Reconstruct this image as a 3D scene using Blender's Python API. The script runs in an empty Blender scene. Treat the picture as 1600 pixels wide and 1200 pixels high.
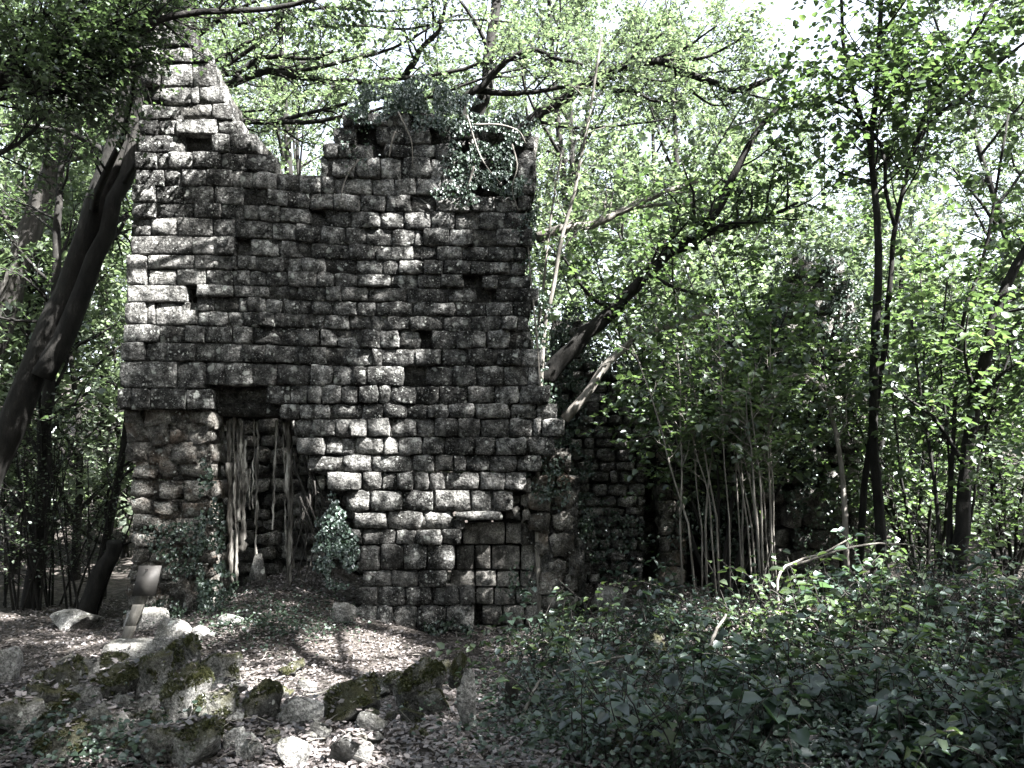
import bpy, math, random
import numpy as np
from mathutils import Vector, noise as mnoise

# ------------------------------------------------------------------ camera, sky, sun, exposure
scene = bpy.context.scene
COL = scene.collection
FPX, PITCH, EYE = 1290.0, math.radians(6.0), 1.65
cam_data = bpy.data.cameras.new('camera')
cam_data.sensor_width = 36.0
cam_data.lens = 36.0 * FPX / 1600.0
cam_data.clip_start = 0.05
cam_data.clip_end = 2000.0
cam = bpy.data.objects.new('camera', cam_data)
COL.objects.link(cam)
cam.location = (0, 0, EYE)
cam.rotation_euler = (math.pi / 2 + PITCH, 0, 0)
scene.camera = cam

SUN_EL = math.radians(51)
sx, sy = 0.80, -0.60
_n = math.hypot(sx, sy)
SUN = np.array([sx / _n * math.cos(SUN_EL), sy / _n * math.cos(SUN_EL), math.sin(SUN_EL)])
world = bpy.data.worlds.new('World')
scene.world = world
world.use_nodes = True
nt = world.node_tree
nt.nodes.clear()
sky = nt.nodes.new('ShaderNodeTexSky')
sky.sky_type = 'NISHITA'
sky.sun_disc = False
sky.sun_elevation = SUN_EL
sky.sun_rotation = math.atan2(SUN[0], SUN[1])
sky.air_density = 1.0
sky.dust_density = 3.0
hs = nt.nodes.new('ShaderNodeHueSaturation')
hs.inputs['Saturation'].default_value = 0.45
bg = nt.nodes.new('ShaderNodeBackground')
bg.inputs['Strength'].default_value = 0.05
wo = nt.nodes.new('ShaderNodeOutputWorld')
nt.links.new(sky.outputs[0], hs.inputs['Color'])
nt.links.new(hs.outputs[0], bg.inputs['Color'])
nt.links.new(bg.outputs[0], wo.inputs['Surface'])

sun_data = bpy.data.lights.new('sun', 'SUN')
sun_data.energy = 5.0
sun_data.angle = math.radians(0.5)
sun_data.color = (1.0, 0.98, 0.955)
sun = bpy.data.objects.new('sun', sun_data)
COL.objects.link(sun)
sun.location = (20, -10, 40)
sun.rotation_euler = Vector((-SUN[0], -SUN[1], -SUN[2])).to_track_quat('-Z', 'Y').to_euler()

scene.view_settings.view_transform = 'Standard'
scene.view_settings.look = 'None'
scene.view_settings.exposure = 3.95
scene.view_settings.gamma = 1.0
scene.view_settings.use_curve_mapping = False
scene.render.engine = 'CYCLES'
scene.cycles.use_denoising = True
scene.cycles.max_bounces = 6
scene.cycles.diffuse_bounces = 3
scene.cycles.glossy_bounces = 2
scene.cycles.transmission_bounces = 4
scene.cycles.sample_clamp_indirect = 4.0
scene.cycles.caustics_reflective = False
scene.cycles.caustics_refractive = False

# ------------------------------------------------------------------ helpers
CP, SP = math.cos(PITCH), math.sin(PITCH)
RNG = np.random.default_rng(7)
random.seed(7)


def ray(px, py):
    a, b = (px - 800) / FPX, (600 - py) / FPX
    return np.array([a, CP - b * SP, SP + b * CP])


def P(px, py, Y):
    d = ray(px, py)
    t = Y / d[1]
    return np.array([d[0] * t, Y, EYE + d[2] * t])


def proj(p):
    """world -> photo pixel, for arrays (N,3)"""
    x, y, z = p[:, 0], p[:, 1], p[:, 2] - EYE
    d = np.maximum(y * CP + z * SP, 0.05)
    u = -y * SP + z * CP
    return 800 + FPX * x / d, 600 - FPX * u / d


def ss(a, b, x):
    t = np.clip((x - a) / (b - a), 0, 1)
    return t * t * (3 - 2 * t)


def gauss(x, y, cx, cy, rx, ry):
    return np.exp(-((x - cx) / rx) ** 2 - ((y - cy) / ry) ** 2)


def gz(x, y):
    """ground height"""
    x = np.asarray(x, float)
    y = np.asarray(y, float)
    z = -0.52 * ss(4.5, 9.5, y)
    z = z + 0.60 * np.exp(-((x + 3.1) / 1.3) ** 2) * ss(7.6, 11.4, y) * (1 - ss(14, 16, y))
    z = z + 0.30 * gauss(x, y, -2.9, 6.1, 1.5, 1.1)
    z = z + 0.85 * gauss(x, y, 4.4, 8.6, 2.6, 2.2) + 0.38 * gauss(x, y, 1.9, 9.6, 1.3, 1.2)
    z = z + 0.45 * gauss(x, y, 1.9, 13.2, 2.0, 1.5)
    z = z + 0.5 * ss(3.0, 7.0, x) * (1 - ss(12, 18, y))
    z = z - 0.25 * gauss(x, y, -5.0, 8.6, 1.3, 1.0)
    z = z + 0.17 * np.maximum(y - 17, 0) * ss(17, 26, y) * (1 - 0.85 * ss(60, 160, y))
    z = z + 0.05 * np.maximum(-x - 16, 0) * (1 - ss(60, 120, -x)) + 0.04 * np.maximum(x - 16, 0) * (1 - ss(60, 120, x))
    z = z + 0.05 * np.sin(x * 1.7 + 0.6 * y) * np.cos(y * 1.3 - 0.4 * x)
    return z


def G(px, py):
    """photo pixel -> where its ray meets the ground"""
    d = ray(px, py)
    t = 1.5
    for _ in range(4000):
        p = d * t
        if EYE + p[2] <= gz(p[0], p[1]):
            break
        t += 0.01
    p = d * t
    return np.array([p[0], p[1], float(gz(p[0], p[1]))])


def GY(px, py_guess, Y):
    """ground point in the column of a pixel at depth Y"""
    x = P(px, py_guess, Y)[0]
    return np.array([x, Y, float(gz(x, Y))])


def Gv(px, py):
    """the same for arrays of pixels"""
    a, b = (np.asarray(px, float) - 800) / FPX, (600 - np.asarray(py, float)) / FPX
    d = np.stack([a, CP - b * SP, SP + b * CP], 1)
    t = np.full(len(d), 1.5)
    alive = np.ones(len(d), bool)
    for _ in range(3000):
        q = d * t[:, None]
        alive &= EYE + q[:, 2] > gz(q[:, 0], q[:, 1])
        if not alive.any() or t.max() > 40: break
        t = np.where(alive, t + 0.02, t)
    q = d * t[:, None]
    return np.stack([q[:, 0], q[:, 1], gz(q[:, 0], q[:, 1])], 1)


def tag(o, label=None, cat=None, group=None, kind=None):
    if label: o['label'] = label
    if cat: o['category'] = cat
    if group: o['group'] = group
    if kind: o['kind'] = kind
    return o


def empty(name, loc, label=None, cat=None, group=None, kind=None):
    o = bpy.data.objects.new(name, None)
    o.empty_display_size = 0.2
    o.location = [float(v) for v in loc]
    COL.objects.link(o)
    return tag(o, label, cat, group, kind)


def mesh_np(name, V, F, mat, smooth=False):
    """V (N,3); F list of arrays with 3 or 4 columns"""
    me = bpy.data.meshes.new(name)
    V = np.ascontiguousarray(V, np.float32)
    if not isinstance(F, list):
        F = [F]
    F = [np.asarray(f, np.int32) for f in F if len(f)]
    nl = sum(f.size for f in F)
    npoly = sum(len(f) for f in F)
    me.vertices.add(len(V))
    me.vertices.foreach_set('co', V.ravel())
    me.loops.add(nl)
    me.loops.foreach_set('vertex_index', np.concatenate([f.ravel() for f in F]))
    me.polygons.add(npoly)
    sizes = np.concatenate([np.full(len(f), f.shape[1], np.int32) for f in F])
    starts = np.concatenate([[0], np.cumsum(sizes)[:-1]]).astype(np.int32)
    me.polygons.foreach_set('loop_start', starts)
    me.polygons.foreach_set('loop_total', sizes)
    if smooth:
        me.polygons.foreach_set('use_smooth', np.ones(npoly, bool))
    me.update(calc_edges=True)
    if mat is not None:
        me.materials.append(mat)
    return me


def obj(name, me, parent=None, loc=(0, 0, 0)):
    o = bpy.data.objects.new(name, me)
    o.location = [float(v) for v in loc]
    COL.objects.link(o)
    if parent is not None:
        o.parent = parent
    return o


class MB:
    """collects vertices and faces of one mesh"""

    def __init__(self):
        self.v, self.q, self.t, self.n = [], [], [], 0

    def add(self, V, quads=None, tris=None):
        V = np.asarray(V, float)
        self.v.append(V)
        if quads is not None and len(quads): self.q.append(np.asarray(quads, int) + self.n)
        if tris is not None and len(tris): self.t.append(np.asarray(tris, int) + self.n)
        self.n += len(V)

    def tube(self, pts, rad, sides=6, cap=True, flat=1.0, rough=0.0):
        pts = np.asarray(pts, float)
        m = len(pts)
        rad = np.asarray(rad, float) * np.ones(m)
        tan = np.gradient(pts, axis=0)
        tan /= np.linalg.norm(tan, axis=1)[:, None] + 1e-9
        ref = np.array([0.13, 0.97, 0.2]) if abs(tan[0][2]) > 0.7 else np.array([0.1, 0.2, 0.97])
        a = np.cross(tan, ref)
        a /= np.linalg.norm(a, axis=1)[:, None] + 1e-9
        b = np.cross(tan, a)
        th = np.linspace(0, 2 * math.pi, sides, endpoint=False)
        rr = rad[:, None] * np.ones(sides)[None]
        if rough:
            rr = rr * (1 + rough * (np.sin(th * 3 + pts[:, 2:3] * 2.0) * 0.5 + RNG.normal(0, 0.5, rr.shape)))
        V = pts[:, None, :] + rr[..., None] * (np.cos(th)[None, :, None] * a[:, None, :] + flat * np.sin(th)[None, :, None] * b[:, None, :])
        V = V.reshape(-1, 3)
        i = np.arange(m - 1)[:, None] * sides
        j = np.arange(sides)[None]
        k = (np.arange(sides)[None] + 1) % sides
        Q = np.stack([i + j, i + k, i + sides + k, i + sides + j], -1).reshape(-1, 4)
        T = []
        if cap:
            n0 = len(V)
            V = np.concatenate([V, pts[:1], pts[-1:]])
            T = [[n0, (s + 1) % sides, s] for s in range(sides)] + [[n0 + 1, (m - 1) * sides + s, (m - 1) * sides + (s + 1) % sides] for s in range(sides)]
        self.add(V, Q, T)

    def build(self, name, mat, parent=None, smooth=True, origin=(0, 0, 0), link=True):
        V = np.concatenate(self.v) - np.asarray(origin, float)
        F = []
        if self.q: F.append(np.concatenate(self.q))
        if self.t: F.append(np.concatenate(self.t))
        me = mesh_np(name, V, F, mat, smooth)
        if not link:
            return me
        return obj(name, me, parent)


def smooth_path(pts, n):
    """Catmull-Rom through pts, n samples"""
    pts = np.asarray(pts, float)
    if len(pts) < 3:
        t = np.linspace(0, 1, n)[:, None]
        return pts[0] * (1 - t) + pts[-1] * t
    p = np.vstack([2 * pts[0] - pts[1], pts, 2 * pts[-1] - pts[-2]])
    m = len(pts) - 1
    u = np.linspace(0, m - 1e-6, n)
    i = u.astype(int)
    t = (u - i)[:, None]
    p0, p1, p2, p3 = p[i], p[i + 1], p[i + 2], p[i + 3]
    return 0.5 * (2 * p1 + (p2 - p0) * t + (2 * p0 - 5 * p1 + 4 * p2 - p3) * t ** 2 + (3 * p1 - p0 - 3 * p2 + p3) * t ** 3)


def norm(v):
    return v / (np.linalg.norm(v, axis=-1, keepdims=True) + 1e-9)


# ------------------------------------------------------------------ materials
def newmat(name):
    m = bpy.data.materials.new(name)
    m.use_nodes = True
    m.node_tree.nodes.clear()
    return m, m.node_tree


def N(nt, typ, **kw):
    n = nt.nodes.new(typ)
    for k, v in kw.items():
        if k in n.inputs.keys():
            n.inputs[k].default_value = v
        else:
            setattr(n, k, v)
    return n


def ramp(nt, fac, stops):
    r = nt.nodes.new('ShaderNodeValToRGB')
    els = r.color_ramp.elements
    while len(els) > 1:
        els.remove(els[-1])
    els[0].position, c = stops[0]
    els[0].color = (c, c, c, 1) if not isinstance(c, tuple) else (*c, 1)
    for p, c in stops[1:]:
        e = els.new(p)
        e.color = (c, c, c, 1) if not isinstance(c, tuple) else (*c, 1)
    nt.links.new(fac, r.inputs[0])
    return r.outputs[0]


def mix(nt, fac, a, b, mode='MIX'):
    m = nt.nodes.new('ShaderNodeMix')
    m.data_type = 'RGBA'
    m.blend_type = mode
    for sock, v in ((m.inputs[0], fac), (m.inputs[6], a), (m.inputs[7], b)):
        if hasattr(v, 'is_linked'):
            nt.links.new(v, sock)
        else:
            sock.default_value = (*v, 1) if isinstance(v, tuple) else v
    return m.outputs[2]


def math_n(nt, op, a, b=None, c=None):
    m = nt.nodes.new('ShaderNodeMath')
    m.operation = op
    for i, v in enumerate((a, b, c)):
        if v is None: continue
        if hasattr(v, 'is_linked'):
            nt.links.new(v, m.inputs[i])
        else:
            m.inputs[i].default_value = v
    return m.outputs[0]


def leaf_mat(name, dark, light, trans=0.5, tcol=None, gloss=0.06, rough=0.45):
    m, nt = newmat(name)
    geo = N(nt, 'ShaderNodeNewGeometry')
    oi = N(nt, 'ShaderNodeObjectInfo')
    r = math_n(nt, 'FRACT', math_n(nt, 'ADD', geo.outputs['Random Per Island'], oi.outputs['Random']))
    col = mix(nt, r, dark, light)
    ns = N(nt, 'ShaderNodeTexNoise', Scale=0.9, Detail=2.0)
    nt.links.new(geo.outputs['Position'], ns.inputs['Vector'])
    col = mix(nt, ramp(nt, ns.outputs[0], [(0.35, 0.0), (0.65, 1.0)]), mix(nt, 0.35, col, dark), col)
    tc = mix(nt, 1.0, col, tcol or (1.5, 1.6, 1.0), 'MULTIPLY')
    d = N(nt, 'ShaderNodeBsdfDiffuse')
    t = N(nt, 'ShaderNodeBsdfTranslucent')
    g = N(nt, 'ShaderNodeBsdfGlossy', Roughness=rough)
    g.inputs['Color'].default_value = (0.9, 0.95, 1, 1)
    nt.links.new(col, d.inputs['Color'])
    nt.links.new(tc, t.inputs['Color'])
    m1 = N(nt, 'ShaderNodeMixShader')
    m1.inputs[0].default_value = trans
    nt.links.new(d.outputs[0], m1.inputs[1])
    nt.links.new(t.outputs[0], m1.inputs[2])
    m2 = N(nt, 'ShaderNodeMixShader')
    m2.inputs[0].default_value = gloss
    nt.links.new(m1.outputs[0], m2.inputs[1])
    nt.links.new(g.outputs[0], m2.inputs[2])
    o = N(nt, 'ShaderNodeOutputMaterial')
    nt.links.new(m2.outputs[0], o.inputs['Surface'])
    return m


def stone_mat(name, dark, mid, light, lichen=0.5, moss=0.0, nscale=7.0, bump=0.9, warm=None):
    m, nt = newmat(name)
    geo = N(nt, 'ShaderNodeNewGeometry')
    oi = N(nt, 'ShaderNodeObjectInfo')
    rnd = math_n(nt, 'FRACT', math_n(nt, 'ADD', geo.outputs['Random Per Island'], math_n(nt, 'MULTIPLY', oi.outputs['Random'], 7.31)))
    off = N(nt, 'ShaderNodeCombineXYZ')
    nt.links.new(math_n(nt, 'MULTIPLY', rnd, 37.0), off.inputs[0])
    nt.links.new(math_n(nt, 'MULTIPLY', rnd, 19.0), off.inputs[2])
    va = N(nt, 'ShaderNodeVectorMath', operation='ADD')
    nt.links.new(geo.outputs['Position'], va.inputs[0])
    nt.links.new(off.outputs[0], va.inputs[1])
    pos = va.outputs[0]

    def nz(scale, detail=6.0, rough=0.6, vec=pos):
        n = N(nt, 'ShaderNodeTexNoise', Scale=scale, Detail=detail, Roughness=rough)
        nt.links.new(vec, n.inputs['Vector'])
        return n.outputs[0]
    base = ramp(nt, nz(nscale, 8.0, 0.7), [(0.36, dark), (0.50, mid), (0.66, light)])
    # grain
    base = mix(nt, 0.75, base, ramp(nt, nz(55.0, 4.0, 0.7), [(0.36, 0.12), (0.62, 1.5)]), 'MULTIPLY')
    # tone of each stone
    tone = ramp(nt, rnd, [(0.0, 0.5), (0.5, 1.0), (1.0, 1.45)])
    base = mix(nt, 1.0, base, tone, 'MULTIPLY')
    if warm:
        base = mix(nt, ramp(nt, nz(2.6, 3.0), [(0.5, 0.0), (0.68, 0.8)]), base, warm)
    # dark weathering stains, in drifts over the wall
    base = mix(nt, ramp(nt, nz(1.7, 5.0, 0.65, geo.outputs['Position']), [(0.45, 0.0), (0.63, 0.75)]), base, (dark[0] * 0.5, dark[1] * 0.5, dark[2] * 0.5))
    # damp streaks running down across the stones
    mp = N(nt, 'ShaderNodeMapping')
    mp.inputs['Scale'].default_value = (1.0, 1.0, 0.16)
    nt.links.new(geo.outputs['Position'], mp.inputs['Vector'])
    base = mix(nt, ramp(nt, nz(4.5, 5.0, 0.6, mp.outputs[0]), [(0.50, 0.0), (0.66, 0.7)]), base, mix(nt, 1.0, base, (0.25, 0.25, 0.24), 'MULTIPLY'))
    # lichen: round pale spots of two sizes
    if lichen > 0:
        for sc, thr, c in ((7.0, 0.30, (0.52, 0.54, 0.5)), (19.0, 0.32, (0.50, 0.51, 0.48)), (48.0, 0.34, (0.36, 0.37, 0.35))):
            vo = N(nt, 'ShaderNodeTexVoronoi', Scale=sc)
            wp = N(nt, 'ShaderNodeVectorMath', operation='ADD')
            nn = N(nt, 'ShaderNodeTexNoise', Scale=sc * 1.5, Detail=3.0)
            nt.links.new(pos, nn.inputs['Vector'])
            sc2 = N(nt, 'ShaderNodeVectorMath', operation='SCALE')
            sc2.inputs['Scale'].default_value = 0.9 / sc
            nt.links.new(nn.outputs['Color'], sc2.inputs[0])
            nt.links.new(pos, wp.inputs[0])
            nt.links.new(sc2.outputs[0], wp.inputs[1])
            nt.links.new(wp.outputs[0], vo.inputs['Vector'])
            sep = N(nt, 'ShaderNodeSeparateColor')
            nt.links.new(vo.outputs['Color'], sep.inputs[0])
            pick = math_n(nt, 'LESS_THAN', sep.outputs[0], lichen)
            spot = ramp(nt, vo.outputs['Distance'], [(thr * 0.75, 1.0), (thr * 1.15, 0.0)])
            spot = math_n(nt, 'MULTIPLY', math_n(nt, 'MULTIPLY', spot, pick), math_n(nt, 'MULTIPLY', sep.outputs[1], 0.95))
            base = mix(nt, spot, base, c)
    if moss > 0:
        sp = N(nt, 'ShaderNodeSeparateXYZ')
        nt.links.new(geo.outputs['Normal'], sp.inputs[0])
        up = ramp(nt, sp.outputs[2], [(0.05, 0.0), (0.6, 1.0)])
        mm = math_n(nt, 'MULTIPLY', math_n(nt, 'MULTIPLY', up, ramp(nt, nz(4.0, 6.0, 0.7), [(0.36, 0.0), (0.55, 1.0)])), moss)
        mc = mix(nt, nz(60.0, 3.0), (0.014, 0.015, 0.006), (0.075, 0.072, 0.03))
        base = mix(nt, mm, base, mc)
    # fine relief: pits and ridges
    vb = N(nt, 'ShaderNodeTexVoronoi', Scale=24.0)
    nt.links.new(pos, vb.inputs['Vector'])
    h = math_n(nt, 'ADD', math_n(nt, 'MULTIPLY', nz(16.0, 8.0, 0.72), 1.6), math_n(nt, 'MULTIPLY', vb.outputs['Distance'], 0.55))
    h = math_n(nt, 'ADD', h, math_n(nt, 'MULTIPLY', ramp(nt, nz(26.0, 5.0, 0.65), [(0.40, 0.0), (0.54, 1.0)]), 0.45))
    bp = N(nt, 'ShaderNodeBump', Strength=bump, Distance=0.07)
    nt.links.new(h, bp.inputs['Height'])
    b = N(nt, 'ShaderNodeBsdfPrincipled')
    b.inputs['Roughness'].default_value = 0.95
    b.inputs['Specular IOR Level'].default_value = 0.15
    nt.links.new(base, b.inputs['Base Color'])
    nt.links.new(bp.outputs[0], b.inputs['Normal'])
    o = N(nt, 'ShaderNodeOutputMaterial')
    nt.links.new(b.outputs[0], o.inputs['Surface'])
    return m


def rough_mat(name, stops, scale=8.0, detail=8.0, bump=0.6, dist=0.02, stretch=None, rough=0.95, bscale=None, coord='Position'):
    m, nt = newmat(name)
    geo = N(nt, 'ShaderNodeNewGeometry')
    src = geo.outputs['Position']
    if coord == 'Object':
        src = N(nt, 'ShaderNodeTexCoord').outputs['Object']
    if stretch:
        mp = N(nt, 'ShaderNodeMapping')
        mp.inputs['Scale'].default_value = stretch
        nt.links.new(src, mp.inputs['Vector'])
        src = mp.outputs[0]
    n = N(nt, 'ShaderNodeTexNoise', Scale=scale, Detail=detail, Roughness=0.68)
    nt.links.new(src, n.inputs['Vector'])
    col = ramp(nt, n.outputs[0], stops)
    n2 = N(nt, 'ShaderNodeTexNoise', Scale=(bscale or scale * 3), Detail=6.0, Roughness=0.7)
    nt.links.new(src, n2.inputs['Vector'])
    bp = N(nt, 'ShaderNodeBump', Strength=bump, Distance=dist)
    nt.links.new(n2.outputs[0], bp.inputs['Height'])
    b = N(nt, 'ShaderNodeBsdfPrincipled')
    b.inputs['Roughness'].default_value = rough
    b.inputs['Specular IOR Level'].default_value = 0.2
    nt.links.new(col, b.inputs['Base Color'])
    nt.links.new(bp.outputs[0], b.inputs['Normal'])
    o = N(nt, 'ShaderNodeOutputMaterial')
    nt.links.new(b.outputs[0], o.inputs['Surface'])
    return m


M = {}
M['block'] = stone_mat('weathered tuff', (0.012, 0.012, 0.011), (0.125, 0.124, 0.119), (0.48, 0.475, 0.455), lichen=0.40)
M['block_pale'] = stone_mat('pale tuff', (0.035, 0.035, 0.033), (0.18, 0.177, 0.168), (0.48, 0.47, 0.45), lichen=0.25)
M['inner'] = stone_mat('inner ashlar', (0.05, 0.048, 0.044), (0.14, 0.135, 0.125), (0.24, 0.23, 0.21), lichen=0.05, bump=0.5)
M['rubble'] = stone_mat('mortared rubble', (0.05, 0.046, 0.041), (0.24, 0.228, 0.205), (0.52, 0.50, 0.46), lichen=0.15, nscale=5.0, warm=(0.20, 0.15, 0.115))
M['core'] = stone_mat('wall core', (0.02, 0.0195, 0.018), (0.09, 0.087, 0.08), (0.24, 0.232, 0.215), lichen=0.05, nscale=6.0, bump=1.0)
M['mortar'] = stone_mat('old mortar', (0.012, 0.0118, 0.011), (0.07, 0.068, 0.063), (0.2, 0.195, 0.18), lichen=0.1, nscale=9.0)
M['interior'] = stone_mat('brightened inner masonry', (0.12, 0.115, 0.105), (0.36, 0.35, 0.33), (0.6, 0.59, 0.56), lichen=0.05)  # brightness wanted inside the doorway is put into this pale stone colour
M['dark_block'] = stone_mat('rough masonry', (0.05, 0.049, 0.046), (0.23, 0.225, 0.21), (0.48, 0.47, 0.445), lichen=0.15)  # own stone tone of the side wall and the bare upper corner
M['mossrock'] = stone_mat('mossy rubble', (0.02, 0.02, 0.018), (0.13, 0.128, 0.12), (0.30, 0.295, 0.28), lichen=0.08, moss=0.75, nscale=3.0, bump=0.55)
M['barerock'] = stone_mat('bare rubble', (0.07, 0.069, 0.066), (0.26, 0.255, 0.245), (0.46, 0.45, 0.43), lichen=0.06, moss=0.3, nscale=3.0, bump=0.55)
M['bark'] = rough_mat('bark', [(0.3, (0.010, 0.0095, 0.009)), (0.55, (0.032, 0.030, 0.027)), (0.72, (0.09, 0.086, 0.08))], 9.0, bump=0.8, dist=0.02, stretch=(1, 1, 0.35), bscale=30)
M['bark_dark'] = rough_mat('dark bark', [(0.35, (0.005, 0.005, 0.0045)), (0.6, (0.016, 0.015, 0.0135)), (0.78, (0.06, 0.057, 0.052))], 9.0, bump=0.8, dist=0.02, stretch=(1, 1, 0.4), bscale=30)
M['bark_pale'] = rough_mat('pale bark', [(0.3, (0.05, 0.046, 0.04)), (0.55, (0.15, 0.14, 0.125)), (0.75, (0.32, 0.3, 0.27))], 12.0, bump=0.6, dist=0.01, stretch=(1, 1, 0.3), bscale=40)
M['deadwood'] = rough_mat('dead wood', [(0.36, (0.012, 0.011, 0.009)), (0.5, (0.11, 0.103, 0.092)), (0.64, (0.42, 0.405, 0.37))], 16.0, bump=0.8, dist=0.015, stretch=(1, 1, 0.12), bscale=26)
M['plank'] = rough_mat('grey plank', [(0.3, (0.04, 0.038, 0.034)), (0.55, (0.12, 0.113, 0.1)), (0.75, (0.25, 0.24, 0.22))], 9.0, bump=0.4, dist=0.006, stretch=(1, 1, 0.12), bscale=40, coord='Object')
M['board'] = rough_mat('weathered board', [(0.3, (0.02, 0.019, 0.0175)), (0.55, (0.035, 0.033, 0.031)), (0.75, (0.06, 0.058, 0.053))], 5.0, bump=0.15, dist=0.004, rough=0.6, coord='Object')
M['earth'] = rough_mat('leaf mould', [(0.3, (0.010, 0.009, 0.008)), (0.5, (0.04, 0.035, 0.031)), (0.7, (0.12, 0.108, 0.098))], 6.0, bump=1.0, dist=0.03, bscale=45)
M['litter'] = leaf_mat('dry leaf litter', (0.022, 0.019, 0.018), (0.235, 0.208, 0.20), trans=0.15, tcol=(1, 0.9, 0.7), gloss=0.05)
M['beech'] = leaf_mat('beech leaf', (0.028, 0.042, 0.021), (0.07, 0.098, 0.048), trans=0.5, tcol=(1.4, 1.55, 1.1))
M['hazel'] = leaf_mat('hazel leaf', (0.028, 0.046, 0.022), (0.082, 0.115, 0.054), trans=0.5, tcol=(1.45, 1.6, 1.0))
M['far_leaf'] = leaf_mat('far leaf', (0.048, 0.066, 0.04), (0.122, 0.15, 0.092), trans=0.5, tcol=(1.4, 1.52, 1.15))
M['ivy'] = leaf_mat('ivy leaf', (0.014, 0.026, 0.016), (0.042, 0.06, 0.038), trans=0.2, tcol=(1.2, 1.5, 0.8), gloss=0.04, rough=0.4)
M['under'] = leaf_mat('undergrowth leaf', (0.009, 0.017, 0.012), (0.072, 0.108, 0.08), trans=0.3, tcol=(1.3, 1.6, 0.8), gloss=0.05, rough=0.4)
M['under_pale'] = leaf_mat('pale undergrowth leaf', (0.03, 0.05, 0.024), (0.08, 0.108, 0.05), trans=0.4, tcol=(1.4, 1.5, 0.9), gloss=0.04)
M['moss'] = leaf_mat('moss', (0.02, 0.024, 0.008), (0.085, 0.085, 0.03), trans=0.2)

# ------------------------------------------------------------------ ground
def axis(lo, hi, step, far, grow=1.22):
    a = list(np.arange(lo, hi + 1e-6, step))
    s = step
    while a[-1] < far:
        s *= grow
        a.append(a[-1] + s)
    s = step
    b = []
    x = lo
    while x > -far:
        s *= grow
        x -= s
        b.append(x)
    return np.array(b[::-1] + a)


gx = axis(-9, 9, 0.13, 420)
gy = axis(2.5, 16, 0.13, 420)
GXX, GYY = np.meshgrid(gx, gy)
GZ = gz(GXX, GYY)
near = (np.abs(GXX) < 16) & (GYY > 0) & (GYY < 30)
rough = np.zeros_like(GZ)
ii = np.argwhere(near)
for a, b in ii:
    v = Vector((GXX[a, b] * 1.6, GYY[a, b] * 1.6, 3.1))
    rough[a, b] = 0.05 * mnoise.noise(v) + 0.03 * mnoise.noise(v * 3.1)
GZ2 = GZ + rough
nxg, nyg = len(gx), len(gy)
idx = np.arange(nxg * nyg).reshape(nyg, nxg)
quads = np.stack([idx[:-1, :-1], idx[:-1, 1:], idx[1:, 1:], idx[1:, :-1]], -1).reshape(-1, 4)


def gz2(x, y):
    """height of the modelled ground surface (fine zone)"""
    i = np.clip((np.searchsorted(gx, x) - 1), 0, nxg - 2)
    j = np.clip((np.searchsorted(gy, y) - 1), 0, nyg - 2)
    fx, fy = (x - gx[i]) / (gx[i + 1] - gx[i]), (y - gy[j]) / (gy[j + 1] - gy[j])
    return (GZ2[j, i] * (1 - fx) + GZ2[j, i + 1] * fx) * (1 - fy) + (GZ2[j + 1, i] * (1 - fx) + GZ2[j + 1, i + 1] * fx) * fy


ground = obj('ground', mesh_np('ground', np.stack([GXX.ravel(), GYY.ravel(), GZ2.ravel()], 1), quads, M['earth'], True))
tag(ground, 'woodland floor of dark leaf mould round the ruin', 'ground', kind='structure')

# ------------------------------------------------------------------ leaves
def leaf_geo(pos, ax, nrm, L, W, fold=0.25, six=True):
    """pos base, ax along the leaf, nrm leaf normal; six-cornered folded leaf or a plain rhomb"""
    n = len(pos)
    ax = norm(ax)
    side = norm(np.cross(ax, nrm))
    up = np.cross(side, ax)
    L = np.asarray(L)[:, None] * np.ones((n, 1))
    W = np.asarray(W)[:, None] * np.ones((n, 1))
    if six:
        b = pos
        t = pos + ax * L - up * L * 0.12
        r1 = pos + ax * L * 0.28 + side * W * 0.5 + up * W * fold
        r2 = pos + ax * L * 0.68 + side * W * 0.40 + up * W * fold * 0.7
        l1 = pos + ax * L * 0.28 - side * W * 0.5 + up * W * fold
        l2 = pos + ax * L * 0.68 - side * W * 0.40 + up * W * fold * 0.7
        V = np.stack([b, r1, r2, t, l2, l1], 1).reshape(-1, 3)
        o = np.arange(n)[:, None] * 6
        Q = np.concatenate([o + np.array([[0, 1, 2, 3]]), o + np.array([[0, 3, 4, 5]])])
    else:
        V = np.stack([pos, pos + ax * L * 0.42 + side * W * 0.5, pos + ax * L, pos + ax * L * 0.42 - side * W * 0.5], 1).reshape(-1, 3)
        Q = np.arange(n)[:, None] * 4 + np.array([[0, 1, 2, 3]])
    return V, Q


class Leaves:
    def __init__(self):
        self.p, self.a, self.n, self.l, self.w = [], [], [], [], []

    def add(self, p, a, n, l, w):
        self.p.append(p); self.a.append(a); self.n.append(n)
        self.l.append(np.ones(len(p)) * l); self.w.append(np.ones(len(p)) * w)

    def arrays(self):
        return [np.concatenate(v) for v in (self.p, self.a, self.n, self.l, self.w)]

    def build(self, name, mat, parent=None, six=True, keep=None, origin=(0, 0, 0), fold=0.22):
        p, a, n, l, w = self.arrays()
        if keep is not None:
            k = keep(p)
            p, a, n, l, w = p[k], a[k], n[k], l[k], w[k]
        V, Q = leaf_geo(p - np.asarray(origin), a, n, l, w, fold, six)
        me = mesh_np(name, V, Q, mat)
        return me if parent is False else obj(name, me, parent)


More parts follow.
